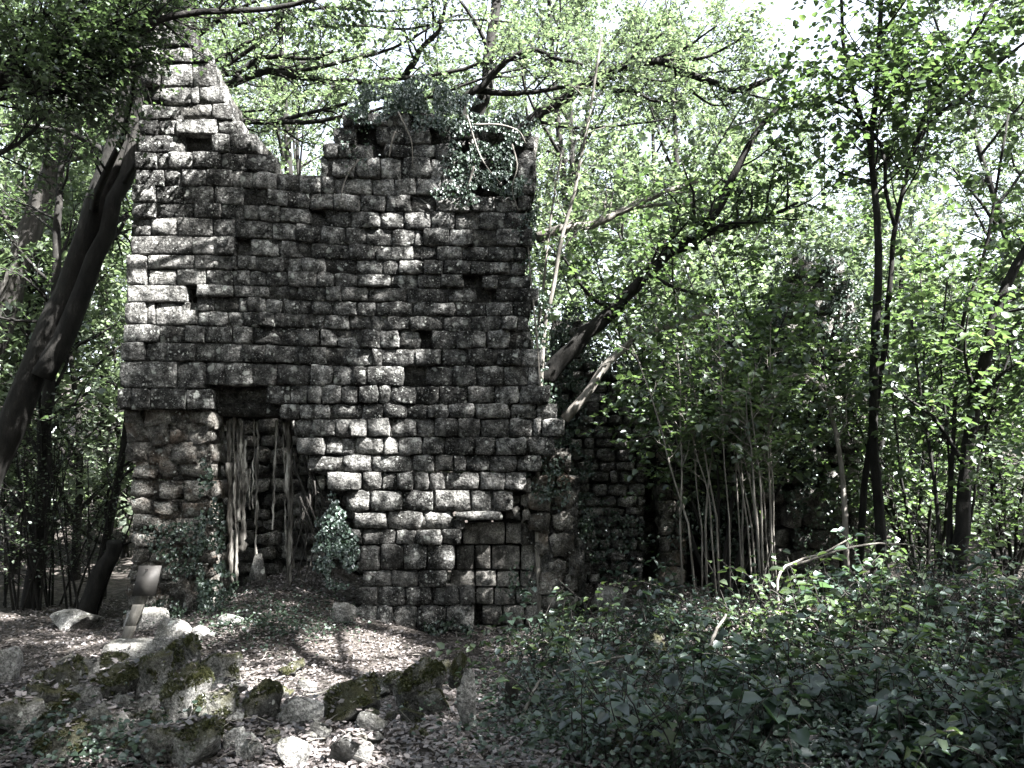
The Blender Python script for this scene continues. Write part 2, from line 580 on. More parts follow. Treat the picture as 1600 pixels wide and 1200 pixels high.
def spray(lv, pts, rng, spacing, leaf, wr=0.62, tilt=0.45, droop=0.15, start=0.15, jit=0.03, up=(0, 0, 1)):
    """leaves set alternately along a twig, held roughly level"""
    pts = np.asarray(pts)
    seg = np.linalg.norm(np.diff(pts, axis=0), axis=1)
    tot = seg.sum()
    n = max(3, int(tot / spacing))
    s = np.linspace(start, 1.0, n) * tot
    cs = np.concatenate([[0], np.cumsum(seg)])
    p = np.stack([np.interp(s, cs, pts[:, k]) for k in range(3)], 1)
    tan = norm(np.stack([np.interp(s, cs, np.gradient(pts[:, k])) for k in range(3)], 1))
    nr = norm(np.asarray(up)[None] + rng.normal(0, tilt, (n, 3)))
    side = norm(np.cross(tan, nr))
    sg = np.where(np.arange(n) % 2 == 0, 1.0, -1.0)[:, None]
    ax = norm(tan * rng.uniform(0.3, 0.9, (n, 1)) + side * sg - np.array([0, 0, 1.0]) * droop + rng.normal(0, 0.2, (n, 3)))
    p = p + rng.normal(0, jit, (n, 3))
    L = leaf * rng.uniform(0.6, 1.25, n)
    lv.add(p, ax, nr, L, L * wr * rng.uniform(0.85, 1.15, n))


def branch_path(p0, d0, length, rng, n=6, wander=0.18, lift=0.0):
    pts = [np.asarray(p0, float)]
    d = norm(np.asarray(d0, float))
    st = length / (n - 1)
    for _ in range(n - 1):
        d = norm(d + rng.normal(0, wander, 3) + np.array([0, 0, lift]))
        pts.append(pts[-1] + d * st)
    return np.array(pts)


def side_shoot(pts, t, rng, ang=(35, 65), flat=0.5):
    """point on a path and a direction leaving it sideways"""
    f = t * (len(pts) - 1)
    i = min(int(f), len(pts) - 2)
    p = pts[i] + (pts[i + 1] - pts[i]) * (f - i)
    tan = norm(pts[i + 1] - pts[i])
    r = rng.normal(0, 1, 3)
    r[2] *= flat
    r = norm(r - tan * np.dot(r, tan))
    a = math.radians(rng.uniform(*ang))
    return p, norm(tan * math.cos(a) + r * math.sin(a))


def foliate(wood, lv, path, r0, rng, n_br, br_len, n_tw, tw_len, leaf, spacing, t0=0.2, lift=0.03, wr=0.62, tilt=0.45, flat=0.5, bare=0.0, droop=0.15):
    """side branches, twigs and leaf sprays on one limb"""
    for k in range(n_br):
        t = t0 + (1 - t0) * (k + rng.uniform(0, 1)) / n_br
        p, d = side_shoot(path, t, rng, flat=flat)
        L = br_len * rng.uniform(0.6, 1.25) * (1.15 - 0.5 * t)
        bpth = branch_path(p, d, L, rng, 6, 0.16, lift)
        r = max(0.006, r0 * (1 - 0.7 * t) * 0.45)
        wood.tube(bpth, np.linspace(r, r * 0.3, 6), 4, cap=False)
        if rng.uniform() < bare:
            continue
        for q in range(n_tw):
            tq = 0.25 + 0.75 * (q + rng.uniform(0, 1)) / n_tw
            p2, d2 = side_shoot(bpth, min(tq, 0.98), rng, flat=flat * 0.7)
            tp = branch_path(p2, d2, tw_len * rng.uniform(0.55, 1.3), rng, 5, 0.14, lift * 0.5)
            wood.tube(tp, np.linspace(max(0.0035, r * 0.35), 0.0015, 5), 3, cap=False)
            spray(lv, tp, rng, spacing, leaf, wr, tilt, droop)


def gen_tree(seed, H, base, spread, n_limb, r0, leaf, spacing, n_br=6, n_tw=5, tw_len=0.8, up=(15, 50), lean=(0, 0), wander=0.05):
    rng = np.random.default_rng(seed)
    trunk, limbs, lv = MB(), MB(), Leaves()
    n = 12
    d = np.array([lean[0], lean[1], 1.0])
    pts = branch_path((0, 0, -0.3), d, H, rng, n, wander, 0.05)
    trunk.tube(pts, np.linspace(r0, r0 * 0.12, n) * np.array([1.35, 1.05] + [1] * (n - 2)), 9, rough=0.06)
    for k in range(n_limb):
        t = base / H + (0.97 - base / H) * ((k + rng.uniform(0, 0.9)) / n_limb)
        f = t * (n - 1)
        i = min(int(f), n - 2)
        p = pts[i] + (pts[i + 1] - pts[i]) * (f - i)
        az = k * 2.399 + rng.uniform(-0.5, 0.5)
        el = math.radians(rng.uniform(*up) + 20 * t)
        d = np.array([math.cos(az) * math.cos(el), math.sin(az) * math.cos(el), math.sin(el)])
        u = (t - base / H) / (1 - base / H)
        L = spread * (0.55 + 0.6 * math.sin(math.pi * min(1, 0.25 + 0.8 * u))) * rng.uniform(0.75, 1.15)
        lp = branch_path(p, d, L, rng, 8, 0.12, 0.0)
        r = max(0.02, r0 * (1 - 0.85 * t) * 0.6)
        limbs.tube(lp, np.linspace(r, r * 0.2, 8), 5, cap=False)
        foliate(limbs, lv, lp, r, rng, n_br, L * 0.42, n_tw, tw_len, leaf, spacing)
    return trunk, limbs, lv, pts


def copy_tree(root, parent=None):
    c = root.copy()
    COL.objects.link(c)
    c.parent = parent
    for ch in list(root.children):
        copy_tree(ch, c)
    return c


# ------------------------------------------------------------------ masonry
YW = 11.0          # front face of the standing wall


def block_geo(c, yf, depth, rng, nu=6, nv=5, bulge=0.028, rnd=0.12, jit=0.007, tilt=0.012):
    """one weathered stone: c = four (x, z) corners TL, TR, BR, BL"""
    c = np.asarray(c, float)
    gu = {6: [-1, -0.92, -0.35, 0.35, 0.92, 1], 5: [-1, -0.8, 0.0, 0.8, 1]}[nu]
    gv = {5: [-1, -0.86, 0.0, 0.86, 1], 4: [-1, -0.7, 0.7, 1]}[nv]
    u, v = np.meshgrid(gu, gv)
    e = (np.abs(u) * np.abs(v)) ** 3
    k = 1 - rnd * rng.uniform(0.5, 1.3, u.shape) * e
    a, b = (u * k + 1) / 2, (v * k + 1) / 2
    pl = (c[0] * (1 - a[..., None]) + c[1] * a[..., None]) * (1 - b[..., None]) + (c[3] * (1 - a[..., None]) + c[2] * a[..., None]) * b[..., None]
    pl = pl + rng.normal(0, jit, pl.shape)
    edge = np.maximum(np.abs(u), np.abs(v))
    y = yf - bulge * (1 - u ** 8) * (1 - v ** 8) + 0.010 * (edge > 0.99) + rng.normal(0, jit * 0.8, u.shape)
    y = y + u * rng.normal(0, tilt) + v * rng.normal(0, tilt)
    V = np.stack([pl[..., 0], y, pl[..., 1]], -1).reshape(-1, 3)
    id_ = np.arange(nu * nv).reshape(nv, nu)
    Q = np.stack([id_[:-1, :-1], id_[1:, :-1], id_[1:, 1:], id_[:-1, 1:]], -1).reshape(-1, 4)
    ring = np.concatenate([id_[0, :], id_[1:, -1], id_[-1, -2::-1], id_[-2:0:-1, 0]])
    cen = c.mean(0)
    back = V[ring].copy()
    back[:, 0] = cen[0] + (back[:, 0] - cen[0]) * 0.96
    back[:, 2] = cen[1] + (back[:, 2] - cen[1]) * 0.96
    back[:, 1] = yf + depth
    n0, m = len(V), len(ring)
    V = np.concatenate([V, back])
    j = np.arange(m)
    Q2 = np.stack([ring[j], ring[(j + 1) % m], n0 + (j + 1) % m, n0 + j], 1)
    return V, np.concatenate([Q, Q2])


def quad_px(xa, xb, ya, yb, yc, yd, Y, g=0.5):
    """pixel corners (TL ya, TR yb, BR yc, BL yd) -> (x, z) on the plane y = Y"""
    pts = [(xa + g, ya + g), (xb - g, yb + g), (xb - g, yc - g), (xa + g, yd - g)]
    return [(q[0], q[2]) for q in (P(a, b, Y) for a, b in pts)]


def core_box(mb, x0, x1, yt, yb, Y, thick, rng, jitter=0.035):
    """a length of rough wall core between two pixel columns and rows"""
    n = max(2, int(abs(x1 - x0) / 14))
    xs = np.linspace(x0, x1, n + 1)
    ft = yt if callable(yt) else (lambda x: yt)
    fb = yb if callable(yb) else (lambda x: yb)
    j0, j1 = rng.uniform(0.2, 1.6), rng.uniform(-0.6, 0.6)
    fr = np.array([[P(x, ft(x) + j0, Y) for x in xs], [P(x, (ft(x) + fb(x)) / 2, Y) for x in xs], [P(x, fb(x) + j1, Y) for x in xs]])
    fr[..., 1] += rng.normal(0, jitter, fr.shape[:2])
    fr[:, 0, 0] += rng.normal(0, 0.02, 3)
    fr[:, -1, 0] += rng.normal(0, 0.02, 3)
    bk = fr.copy()
    bk[..., 1] = Y + thick
    bk[:, 0, 0] += rng.uniform(-0.05, 0.12)
    bk[:, -1, 0] += rng.uniform(-0.12, 0.05)
    m = n + 1
    V = np.concatenate([fr.reshape(-1, 3), bk.reshape(-1, 3)])
    Q = []
    o = 3 * m
    for r in range(2):
        for i in range(n):
            a, b, c, d = r * m + i, r * m + i + 1, (r + 1) * m + i + 1, (r + 1) * m + i
            Q += [[a, d, c, b], [o + a, o + b, o + c, o + d]]
    for i in range(n):
        Q += [[i, i + 1, o + i + 1, o + i], [2 * m + i + 1, 2 * m + i, o + 2 * m + i, o + 2 * m + i + 1]]
    for r in range(2):
        Q += [[(r + 1) * m, r * m, o + r * m, o + (r + 1) * m], [r * m + n, (r + 1) * m + n, o + (r + 1) * m + n, o + r * m + n]]
    mb.add(V, Q)


# courses read off the photograph: (top left, top right, bottom left, bottom right, runs of joints)
COURSES = [
    (22, 22, 47, 47, [[223, 262, 283]]),
    (47, 47, 73, 73, [[223, 256, 282, 305]]),
    (73, 73, 98, 98, [[222, 257, 302, 326]]),
    (98, 98, 135, 135, [[222, 250, 300, 336]]),
    (135, 135, 162, 162, [[221, 248, 298, 310, 352]]),
    (162, 162, 187, 187, [[218, 296, 331, 364]]),
    (187, 187, 210, 210, [[216, 247, 275, 340, 378]]),
    (210, 210, 238, 238, [[214, 287], [331, 360, 402]]),
    (176, 176, 198, 198, [[535, 570], [574, 607, 640], [655, 682]]),
    (198, 198, 225, 225, [[520, 557], [588, 632, 674], [690, 712]]),
    (225, 225, 247, 247, [[505, 528, 548, 583], [600, 645, 680, 712]]),
    (238, 247, 264, 280, [[211, 245, 263, 302, 346, 385, 430], [500, 518, 555, 595, 628, 673, 712, 745], [806, 837]]),
    (264, 280, 290, 306, [[211, 256, 284, 323, 363, 395, 432, 466, 500, 522, 582, 617, 650, 690, 735], [806, 838]]),
    (290, 306, 317, 331, [[208, 243, 284, 334, 381, 417, 450, 484, 522, 563, 603, 643, 680, 735, 773, 808, 830]]),
    (317, 331, 340, 358, [[207, 245, 304, 345, 381, 405, 438, 484], [508, 548, 594, 631, 673, 711, 748, 790, 828]]),
    (340, 358, 368, 385, [[204, 235, 277, 333, 367, 425, 463, 500, 540, 572, 613, 648, 661, 702, 740, 775, 815, 832]]),
    (368, 385, 398, 407, [[202, 300, 340, 368], [390, 437, 485, 545, 586, 647, 682, 723, 763, 805, 822]]),
    (398, 398, 445, 445, [[199, 229]]),
    (398, 407, 420, 429, [[230, 304, 362, 371, 400, 444, 472, 510, 555, 598, 623, 662, 693, 735, 797, 822]]),
    (420, 429, 445, 450, [[230, 275, 322, 363, 390, 415, 450, 495, 523, 559, 610, 653, 688, 725], [753, 778, 830]]),
    (445, 445, 472, 472, [[198, 292]]),
    (445, 450, 463, 472, [[307, 365, 420, 464, 509, 534, 575, 635, 701, 745], [774, 812, 842]]),
    (472, 472, 507, 507, [[195, 228, 241, 307]]),
    (463, 472, 486, 494, [[308, 334, 372, 387, 415, 440, 487, 519, 558, 587, 645, 712, 760, 802, 830]]),
    (486, 494, 508, 516, [[308, 355, 380, 406, 430, 466, 478, 506, 546, 580, 603, 640, 693, 737, 784, 808, 826]]),
    (508, 516, 535, 545, [[193, 248, 289, 319, 361, 395, 444, 468, 500, 526, 565, 594, 625, 656], [674, 713, 761, 797, 830]]),
    (535, 545, 565, 572, [[190, 227, 261, 305, 334, 379, 414, 468, 510, 537, 582, 597, 649, 690, 731, 777, 814, 848]]),
    (565, 565, 607, 607, [[187, 277, 320]]),
    (566, 572, 601, 603, [[322, 350, 395, 433, 486, 520, 551, 573, 631], [667, 707, 744, 787, 825, 843]]),
    (607, 607, 640, 640, [[185, 208, 235, 291, 332]]),
    (601, 603, 630, 631, [[416, 454, 480, 502, 533, 560, 592, 611, 650, 686, 731, 773, 811, 860]]),
    (630, 631, 654, 654, [[436, 467, 516, 566, 600, 636, 669, 701, 743, 797, 838, 872]]),
    (654, 654, 683, 683, [[457, 487, 525, 549, 574, 610, 652, 679, 716, 751, 796, 832, 846, 882]]),
    (683, 683, 711, 711, [[463, 508, 555, 600, 622, 660, 694, 742, 774, 824, 868]]),
    (711, 711, 737, 737, [[480, 534, 580, 644, 679, 709, 728, 765, 808, 846]]),
    (737, 737, 766, 766, [[512, 566, 597, 620, 646, 670, 695, 749, 789, 823]]),
    (766, 766, 799, 799, [[540, 578, 630, 678, 736, 770, 802]]),
    (799, 799, 827, 827, [[553, 605, 661, 709]]),
    (799, 799, 813, 813, [[710, 786]]),
    (813, 813, 827, 827, [[710, 725]]),
    (827, 827, 851, 851, [[547, 565, 618, 650, 690, 721]]),
    (851, 851, 891, 891, [[562, 595, 630, 667, 711]]),
    (891, 891, 917, 917, [[565, 612, 653, 700]]),
    (917, 917, 946, 946, [[557, 590, 634, 675, 717, 742]]),
    (946, 946, 987, 987, [[553, 590, 613, 651, 697, 741]]),
    (987, 987, 1012, 1012, [[578, 605, 634, 664], [688, 722]]),
]
INNER = [
    (816, 850, [[722, 790, 824]]),
    (851, 891, [[712, 742, 767, 813, 850]]),
    (891, 917, [[702, 742, 776, 812, 846]]),
    (917, 946, [[743, 772, 806, 845]]),
    (946, 978, [[752, 785, 820, 850]]),
    (978, 1010, [[735, 775, 812, 850]]),
]


def line_y(l, r, x):
    return l + (r - l) * float(ss(300, 620, x))


brng = np.random.default_rng(21)
wall = empty('stone_ruin', (P(500, 900, YW)[0], YW + 0.4, float(gz(-2.5, YW))),
             'tall ruined wall of weathered grey stone blocks with a gaping doorway', 'ruin')
WO = np.array(wall.location)
blocks = []
core = MB()
mortar = MB()
for (tl, tr, bl, br, runs) in COURSES:
    for run in runs:
        for xa, xb in zip(run[:-1], run[1:]):
            wob = brng.uniform(-1.3, 1.3, 4)
            c = quad_px(xa, xb, line_y(tl, tr, xa) + wob[0], line_y(tl, tr, xb) + wob[1], line_y(bl, br, xb) + wob[2], line_y(bl, br, xa) + wob[3], YW)
            yf = YW + brng.normal(0, 0.026) - (0.03 if (xa < 300 and 560 < tl < 640) else 0)
            if tl < 200 and xa < 380: yf += 0.01
            if tl == 799 and xa == 710: yf -= 0.06
            smooth_face = (xa < 380 and tl < 480) or (xa < 335 and tl < 640)
            V, Q = block_geo(c, yf, 0.30, brng, bulge=0.008 if smooth_face else (0.014 if tl < 620 else 0.022), rnd=0.04 if smooth_face else (0.08 if tl < 620 else 0.11),
                             jit=0.004 if smooth_face else 0.008, tilt=0.006 if smooth_face else 0.014)
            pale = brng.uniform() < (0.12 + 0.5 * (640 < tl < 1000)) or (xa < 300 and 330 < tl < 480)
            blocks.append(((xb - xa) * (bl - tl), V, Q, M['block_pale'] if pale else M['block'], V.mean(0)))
    for run in runs:
        core_box(mortar, run[0] + 4, run[-1] - 4, lambda x: line_y(tl, tr, x), lambda x: line_y(bl, br, x), YW + (0.035 if tl < 620 else 0.055), 0.16, brng, 0.009)
    # core behind the course, closed across small voids
    cur = None
    for run in runs:
        if cur is None:
            cur = [run[0], run[-1]]
        elif run[0] - cur[1] < 62:
            cur[1] = run[-1]
        else:
            core_box(core, cur[0] + 7, cur[1] - 5, lambda x: line_y(tl, tr, x), lambda x: line_y(bl, br, x), YW + 0.14, 0.84, brng, 0.025)
            cur = [run[0], run[-1]]
    core_box(core, cur[0] + 7, cur[1] - 5, lambda x: line_y(tl, tr, x), lambda x: line_y(bl, br, x), YW + 0.14, 0.84, brng, 0.025)
# bare core: under the ivy at the upper right corner, over the doorway, right of the niche
for a in ((660, 806, 190, 306), (330, 440, 601, 630), (335, 452, 629, 650), (706, 860, 826, 1015)):
    core_box(core, a[0], a[1], a[2], a[3], YW + (0.5 if a[2] > 800 else 0.27), 0.6, brng, 0.06)
for a in ((770, 850, 735, 830), (806, 838, 212, 282), (838, 890, 700, 760), (815, 905, 742, 850), (838, 915, 845, 1010)):
    core_box(core, a[0], a[1], a[2], a[3], YW + 0.22 + (0.15 if a[2] > 600 else 0), 0.6, brng, 0.06)
mortar.build('mortar_bed', M['mortar'], wall, smooth=False, origin=WO)
co = core.build('rubble_core', M['core'], wall, smooth=False, origin=WO)
for y0, y1, runs in INNER:
    for run in runs:
        for xa, xb in zip(run[:-1], run[1:]):
            w = brng.uniform(-1.5, 1.5, 4)
            c = quad_px(xa, xb, y0 + w[0], y0 + w[1], y1 + w[2], y1 + w[3], YW + 0.34, 1.0)
            V, Q = block_geo(c, YW + 0.34 + brng.normal(0, 0.012) - (0.05 if y0 == 816 else 0), 0.25, brng, bulge=0.008, rnd=0.05, jit=0.004)
            ce = V.mean(0)
            o = obj('niche_stone', mesh_np('niche_stone', V - ce, Q, M['inner'], True), wall, ce - WO)
blocks.sort(key=lambda b: -b[0])
for ar, V, Q, m, ce in blocks[:300]:
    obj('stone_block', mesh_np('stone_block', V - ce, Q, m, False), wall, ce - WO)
for mm, nm in ((M['block'], 'small_masonry'), (M['block_pale'], 'pale_small_masonry')):
    mb = MB()
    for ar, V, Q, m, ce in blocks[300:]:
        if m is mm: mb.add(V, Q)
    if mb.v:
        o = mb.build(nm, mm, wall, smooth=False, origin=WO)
        o['kind'] = 'stuff'


def rubble_face(parent, origin, left, right, y0, y1, Y, rows, widths, mat, name, rng, gap=1.2, rough=0.03, jit=0.016, shuffle=5, clip=None):
    """rough coursed rubble between two pixel outlines"""
    y = y0
    while y < y1 - 4:
        h = min(rng.uniform(*rows), y1 - y)
        xl, xr = np.interp(y + h / 2, *left), np.interp(y + h / 2, *right)
        x = xl
        while x < xr - 5:
            w = min(rng.uniform(*widths), xr - x)
            if xr - (x + w) < widths[0] * 0.5: w = xr - x
            if clip is None or rng.uniform() < clip(x + w / 2, y + h / 2):
                s = rng.uniform(-shuffle, shuffle, 4)
                c = quad_px(x, x + w, y + s[0], y + s[1], y + h + s[2], y + h + s[3], Y, gap)
                V, Q = block_geo(c, Y + rng.normal(0, rough), 0.3, rng, 5, 4, bulge=0.035, rnd=0.25, jit=jit, tilt=0.03)
                ce = V.mean(0)
                obj(name, mesh_np(name, V - ce, Q, mat, False), parent, ce - origin)
            x += w
        y += h


# the pier left of the doorway: facing gone, mortared rubble showing
pc = MB()
prng = np.random.default_rng(5)
PL = ([630, 690, 705, 790, 830, 870, 905, 960, 1010], [194, 194, 205, 206, 210, 207, 198, 188, 178])
PR = ([630, 720, 860, 1010], [338, 330, 328, 322])
yy = 630
while yy < 1012:
    core_box(pc, np.interp(yy, *PL) + 4, np.interp(yy, *PR) - 3, yy, yy + 30, YW + 0.165, 0.8, prng, 0.045)
    yy += 30
pier = pc.build('door_pier', M['rubble'], wall, smooth=False, origin=WO)
rubble_face(pier, WO, PL, PR, 640, 1008, YW + 0.15, (20, 40), (22, 56), M['rubble'], 'rubble_stone', prng, gap=0.6, rough=0.035, jit=0.02, shuffle=7)

# rough stones in the two places where the facing has fallen off
rubble_face(wall, WO, ([180, 310], [672, 735]), ([180, 310], [806, 806]), 192, 306, YW + 0.2, (18, 30), (22, 44), M['dark_block'], 'fallen_facing_stone', prng, rough=0.07, jit=0.02, shuffle=6, clip=lambda x, y: 0.75)
rubble_face(wall, WO, ([200, 290], [808, 808]), ([200, 290], [838, 838]), 208, 284, YW + 0.08, (18, 30), (14, 30), M['block'], 'fallen_facing_stone', prng, rough=0.03, jit=0.012, shuffle=4)
rubble_face(wall, WO, ([690, 760, 815, 1010], [848, 826, 824, 850]), ([690, 760, 1010], [888, 900, 905]), 700, 1005, YW + 0.3, (22, 40), (22, 44), M['rubble'], 'fallen_facing_stone', prng, rough=0.05, jit=0.02, shuffle=6)

rubble_face(wall, WO, ([740, 820], [800, 786]), ([740, 820], [830, 828]), 746, 816, YW + 0.2, (20, 30), (18, 34), M['inner'], 'fallen_facing_stone', prng, rough=0.03, jit=0.015, shuffle=5)

# masonry inside, seen through the doorway
inner = empty('inner_masonry', (P(440, 900, 13.9)[0], 14.1, 0.0), 'dim inner wall of rough courses seen through the doorway', 'masonry')
IO = np.array(inner.location)
mb = MB()
irng = np.random.default_rng(8)
core_box(mb, 260, 640, 470, 960, 14.02, 0.5, irng)
mb.build('rubble_core', M['core'], inner, smooth=False, origin=IO)
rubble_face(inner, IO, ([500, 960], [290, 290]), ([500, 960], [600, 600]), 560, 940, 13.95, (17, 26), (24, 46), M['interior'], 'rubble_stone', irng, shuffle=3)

# ivy-hung side wall right of the tall wall
YS = 13.0
swall = empty('broken_side_masonry', (P(960, 860, YS)[0], YS + 0.3, float(gz(P(960, 860, YS)[0], YS))), 'low broken wall of small dark stones hung with ivy', 'masonry')
SO = np.array(swall.location)
srng = np.random.default_rng(9)
SL = ([480, 900], [862, 862])
SR = ([480, 560, 575, 600, 640, 700, 900], [900, 925, 995, 1005, 1015, 1012, 1005])
mb = MB()
for y in range(500, 960, 40):
    core_box(mb, np.interp(y + 20, *SL), np.interp(y + 20, *SR) - 4, y, y + 40, YS + 0.12, 0.6, srng, 0.04)
for y in range(560, 960, 40):   # the darker return further in
    core_box(mb, 1000, 1200, y, y + 40, YS + 1.1, 0.5, srng, 0.1)
mb.build('rubble_core', M['core'], swall, smooth=False, origin=SO)
rubble_face(swall, SO, SL, SR, 510, 920, YS, (14, 20), (14, 34), M['dark_block'], 'wall_stone', srng, gap=1.0, rough=0.02, jit=0.008, shuffle=2)
# stump of a jamb beside it
jamb = empty('door_jamb', (P(1050, 880, YS - 0.2)[0], YS, float(gz(P(1050, 880, YS)[0], YS))), 'narrow standing jamb of pale rubble in the shade', 'jamb')
JO = np.array(jamb.location)
mb = MB()
for y in range(640, 960, 40):
    core_box(mb, 1030, 1072, y, y + 40, YS - 0.1, 0.5, srng, 0.04)
mb.build('rubble_core', M['core'], jamb, smooth=False, origin=JO)
rubble_face(jamb, JO, ([600, 900], [1028, 1028]), ([600, 900], [1075, 1072]), 640, 930, YS - 0.2, (18, 34), (18, 40), M['rubble'], 'wall_stone', srng, shuffle=4)

# tall fragment at the right, wrapped in ivy
YF = 12.6
frag = empty('ruin_fragment', (P(1270, 880, YF)[0], YF + 0.3, float(gz(P(1270, 880, YF)[0], YF))), 'tall shade-toned fragment of ruined wall standing behind the hazel stems', 'ruin')
FO = np.array(frag.location)
FL = ([400, 440, 520, 700, 900], [1242, 1232, 1205, 1190, 1180])
FR = ([400, 440, 520, 700, 900], [1300, 1330, 1342, 1345, 1345])
mb = MB()
for y in range(400, 960, 40):
    core_box(mb, np.interp(y + 20, *FL) + 4, np.interp(y + 20, *FR) - 4, y, y + 40, YF + 0.15, 0.8, srng, 0.05)
for y in range(520, 960, 40):
    core_box(mb, 1120, np.interp(y + 20, *FL) + 14, y, y + 40, YF + 0.7, 0.4, srng, 0.1)
mb.build('rubble_core', M['core'], frag, smooth=False, origin=FO)
rubble_face(frag, FO, FL, FR, 404, 950, YF, (24, 36), (26, 56), M['inner'], 'wall_stone', srng, rough=0.07, shuffle=6)  # darker stone colour stands in for shade on the sunlit fragment

# ------------------------------------------------------------------ where the sun gets through the canopy
LIT = [  # pixel centre, half widths, strength: patches of sun in the photograph
    (240, 385, 66, 26, 1), (225, 425, 34, 36, 1), (215, 465, 34, 40, 1), (250, 455, 70, 16, 1), (212, 487, 24, 22, 1), (235, 340, 45, 16, .9), (300, 420, 40, 14, .8),
    (272, 60, 14, 10, .8), (262, 224, 26, 12, .8), (228, 250, 20, 14, .7), (225, 275, 18, 12, .5),
    (690, 322, 50, 16, .9), (640, 345, 50, 16, .8), (620, 375, 40, 14, .6), (645, 400, 40, 12, .5), (640, 527, 16, 14, .9),
    (610, 560, 36, 18, .9), (620, 585, 16, 22, .9), (600, 615, 60, 16, .8), (680, 610, 50, 14, .5),
    (610, 665, 50, 18, .7), (580, 695, 70, 16, .9), (740, 670, 90, 14, .5), (575, 725, 80, 16, .9), (690, 745, 110, 20, .8),
    (560, 755, 50, 20, 1), (600, 785, 60, 20, 1), (720, 775, 80, 22, .9), (640, 812, 80, 18, .9), (660, 840, 60, 14, .7), (690, 865, 20, 22, .8),
    (610, 870, 40, 18, .6), (640, 905, 30, 14, .6), (630, 930, 70, 14, .5), (640, 965, 60, 16, .4), (818, 800, 24, 40, .9),
    (770, 205, 55, 30, 1), (760, 250, 50, 40, .9), (720, 290, 30, 20, .8), (525, 205, 10, 18, 1),
    (480, 1045, 130, 26, 1), (560, 1005, 80, 20, 1), (420, 1010, 70, 14, .8), (350, 972, 40, 10, .9), (470, 975, 60, 10, .6), (600, 1035, 70, 12, .9),
    (500, 1175, 110, 40, 1), (430, 1150, 50, 20, .8), (570, 1140, 30, 14, .9), (460, 1075, 30, 16, .8), (300, 1010, 26, 14, .8), (150, 1040, 34, 16, .9), (60, 1105, 44, 16, .8), (225, 1115, 44, 16, .7), (150, 1150, 50, 16, .7), (330, 1095, 40, 14, .9), (320, 1150, 30, 14, .7), (1250, 960, 60, 14, .5), (1050, 1040, 50, 12, .4), (1400, 1080, 60, 16, .4), (900, 900, 40, 20, .5), (960, 700, 60, 60, .35), (1060, 740, 24, 50, .5), (420, 960, 50, 14, .7), (340, 1090, 34, 8, .7),
    (880, 1005, 60, 14, .7), (815, 985, 40, 20, .9), (1310, 895, 150, 34, 1), (1130, 915, 90, 24, .7), (1460, 920, 90, 24, .6), (960, 930, 60, 24, .5), (1130, 960, 50, 20, .4), (1560, 930, 60, 50, .6),
    (525, 870, 32, 60, .9), (735, 1100, 22, 50, .7), (40, 1130, 60, 20, .5), (180, 1065, 30, 16, .4), (1380, 860, 60, 20, .8), 
    (395, 740, 14, 90, 1), (445, 760, 14, 90, .7), (1500, 1000, 60, 30, .4), (900, 880, 40, 30, .4), (430, 690, 14, 12, .8), (800, 880, 30, 20, .2),
]
LA = np.array(LIT)


def sun_landing(p):
    """where the sun ray through p comes down: on the wall or on the ground"""
    tw = (p[:, 1] - (YW - 0.05)) / SUN[1]
    w = p - SUN[None] * tw[:, None]
    okw = (tw > 0) & (w[:, 2] > -0.55) & (w[:, 2] < 8.2)
    q = p.copy()
    t = (p[:, 2] + 0.2) / SUN[2]
    for _ in range(4):
        q = p - SUN[None] * t[:, None]
        t = t + (q[:, 2] - gz(q[:, 0], q[:, 1]) - 0.1 - 0.45 * ss(0.4, 1.6, q[:, 0])) / SUN[2]
    q = p - SUN[None] * t[:, None]
    u, v = proj(w)
    okw &= (u > 185) & (u < 850)
    return np.where(okw[:, None], w, q)


def lit_amount(p):
    u, v = proj(sun_landing(p))
    m = np.zeros(len(p))
    for cx, cy, rx, ry, s in LA:
        m = np.maximum(m, s * np.clip(2.0 - 1.2 * np.hypot((u - cx) / (rx + 9), (v - cy) / (ry + 9)), 0, 1))
    out = (u < -200) | (u > 1750) | (v > 1300)
    m = np.where(out, 0.0, m)
    q = sun_landing(p)
    # the open sunny glade behind and right of the ruin
    return np.maximum(m, np.where((q[:, 1] > 12.2) & (q[:, 0] > -9), 0.93, 0.0))


KR = np.random.default_rng(77)


def keep_canopy(p):
    return KR.uniform(0, 1, len(p)) > lit_amount(p) * 1.0

# ------------------------------------------------------------------ trees of the wood behind
def make_tree_thing(name, seed, H, base, spread, n_limb, r0, leaf, spacing, bark, leafm, **kw):
    trunk, limbs, lv, pts = gen_tree(seed, H, base, spread, n_limb, r0, leaf, spacing, **kw)
    root = empty(name, (0, 0, 0))
    t = trunk.build('trunk', bark, root)
    l = limbs.build('limb', bark, root)
    c = lv.build('crown', leafm, root, six=False)
    return root


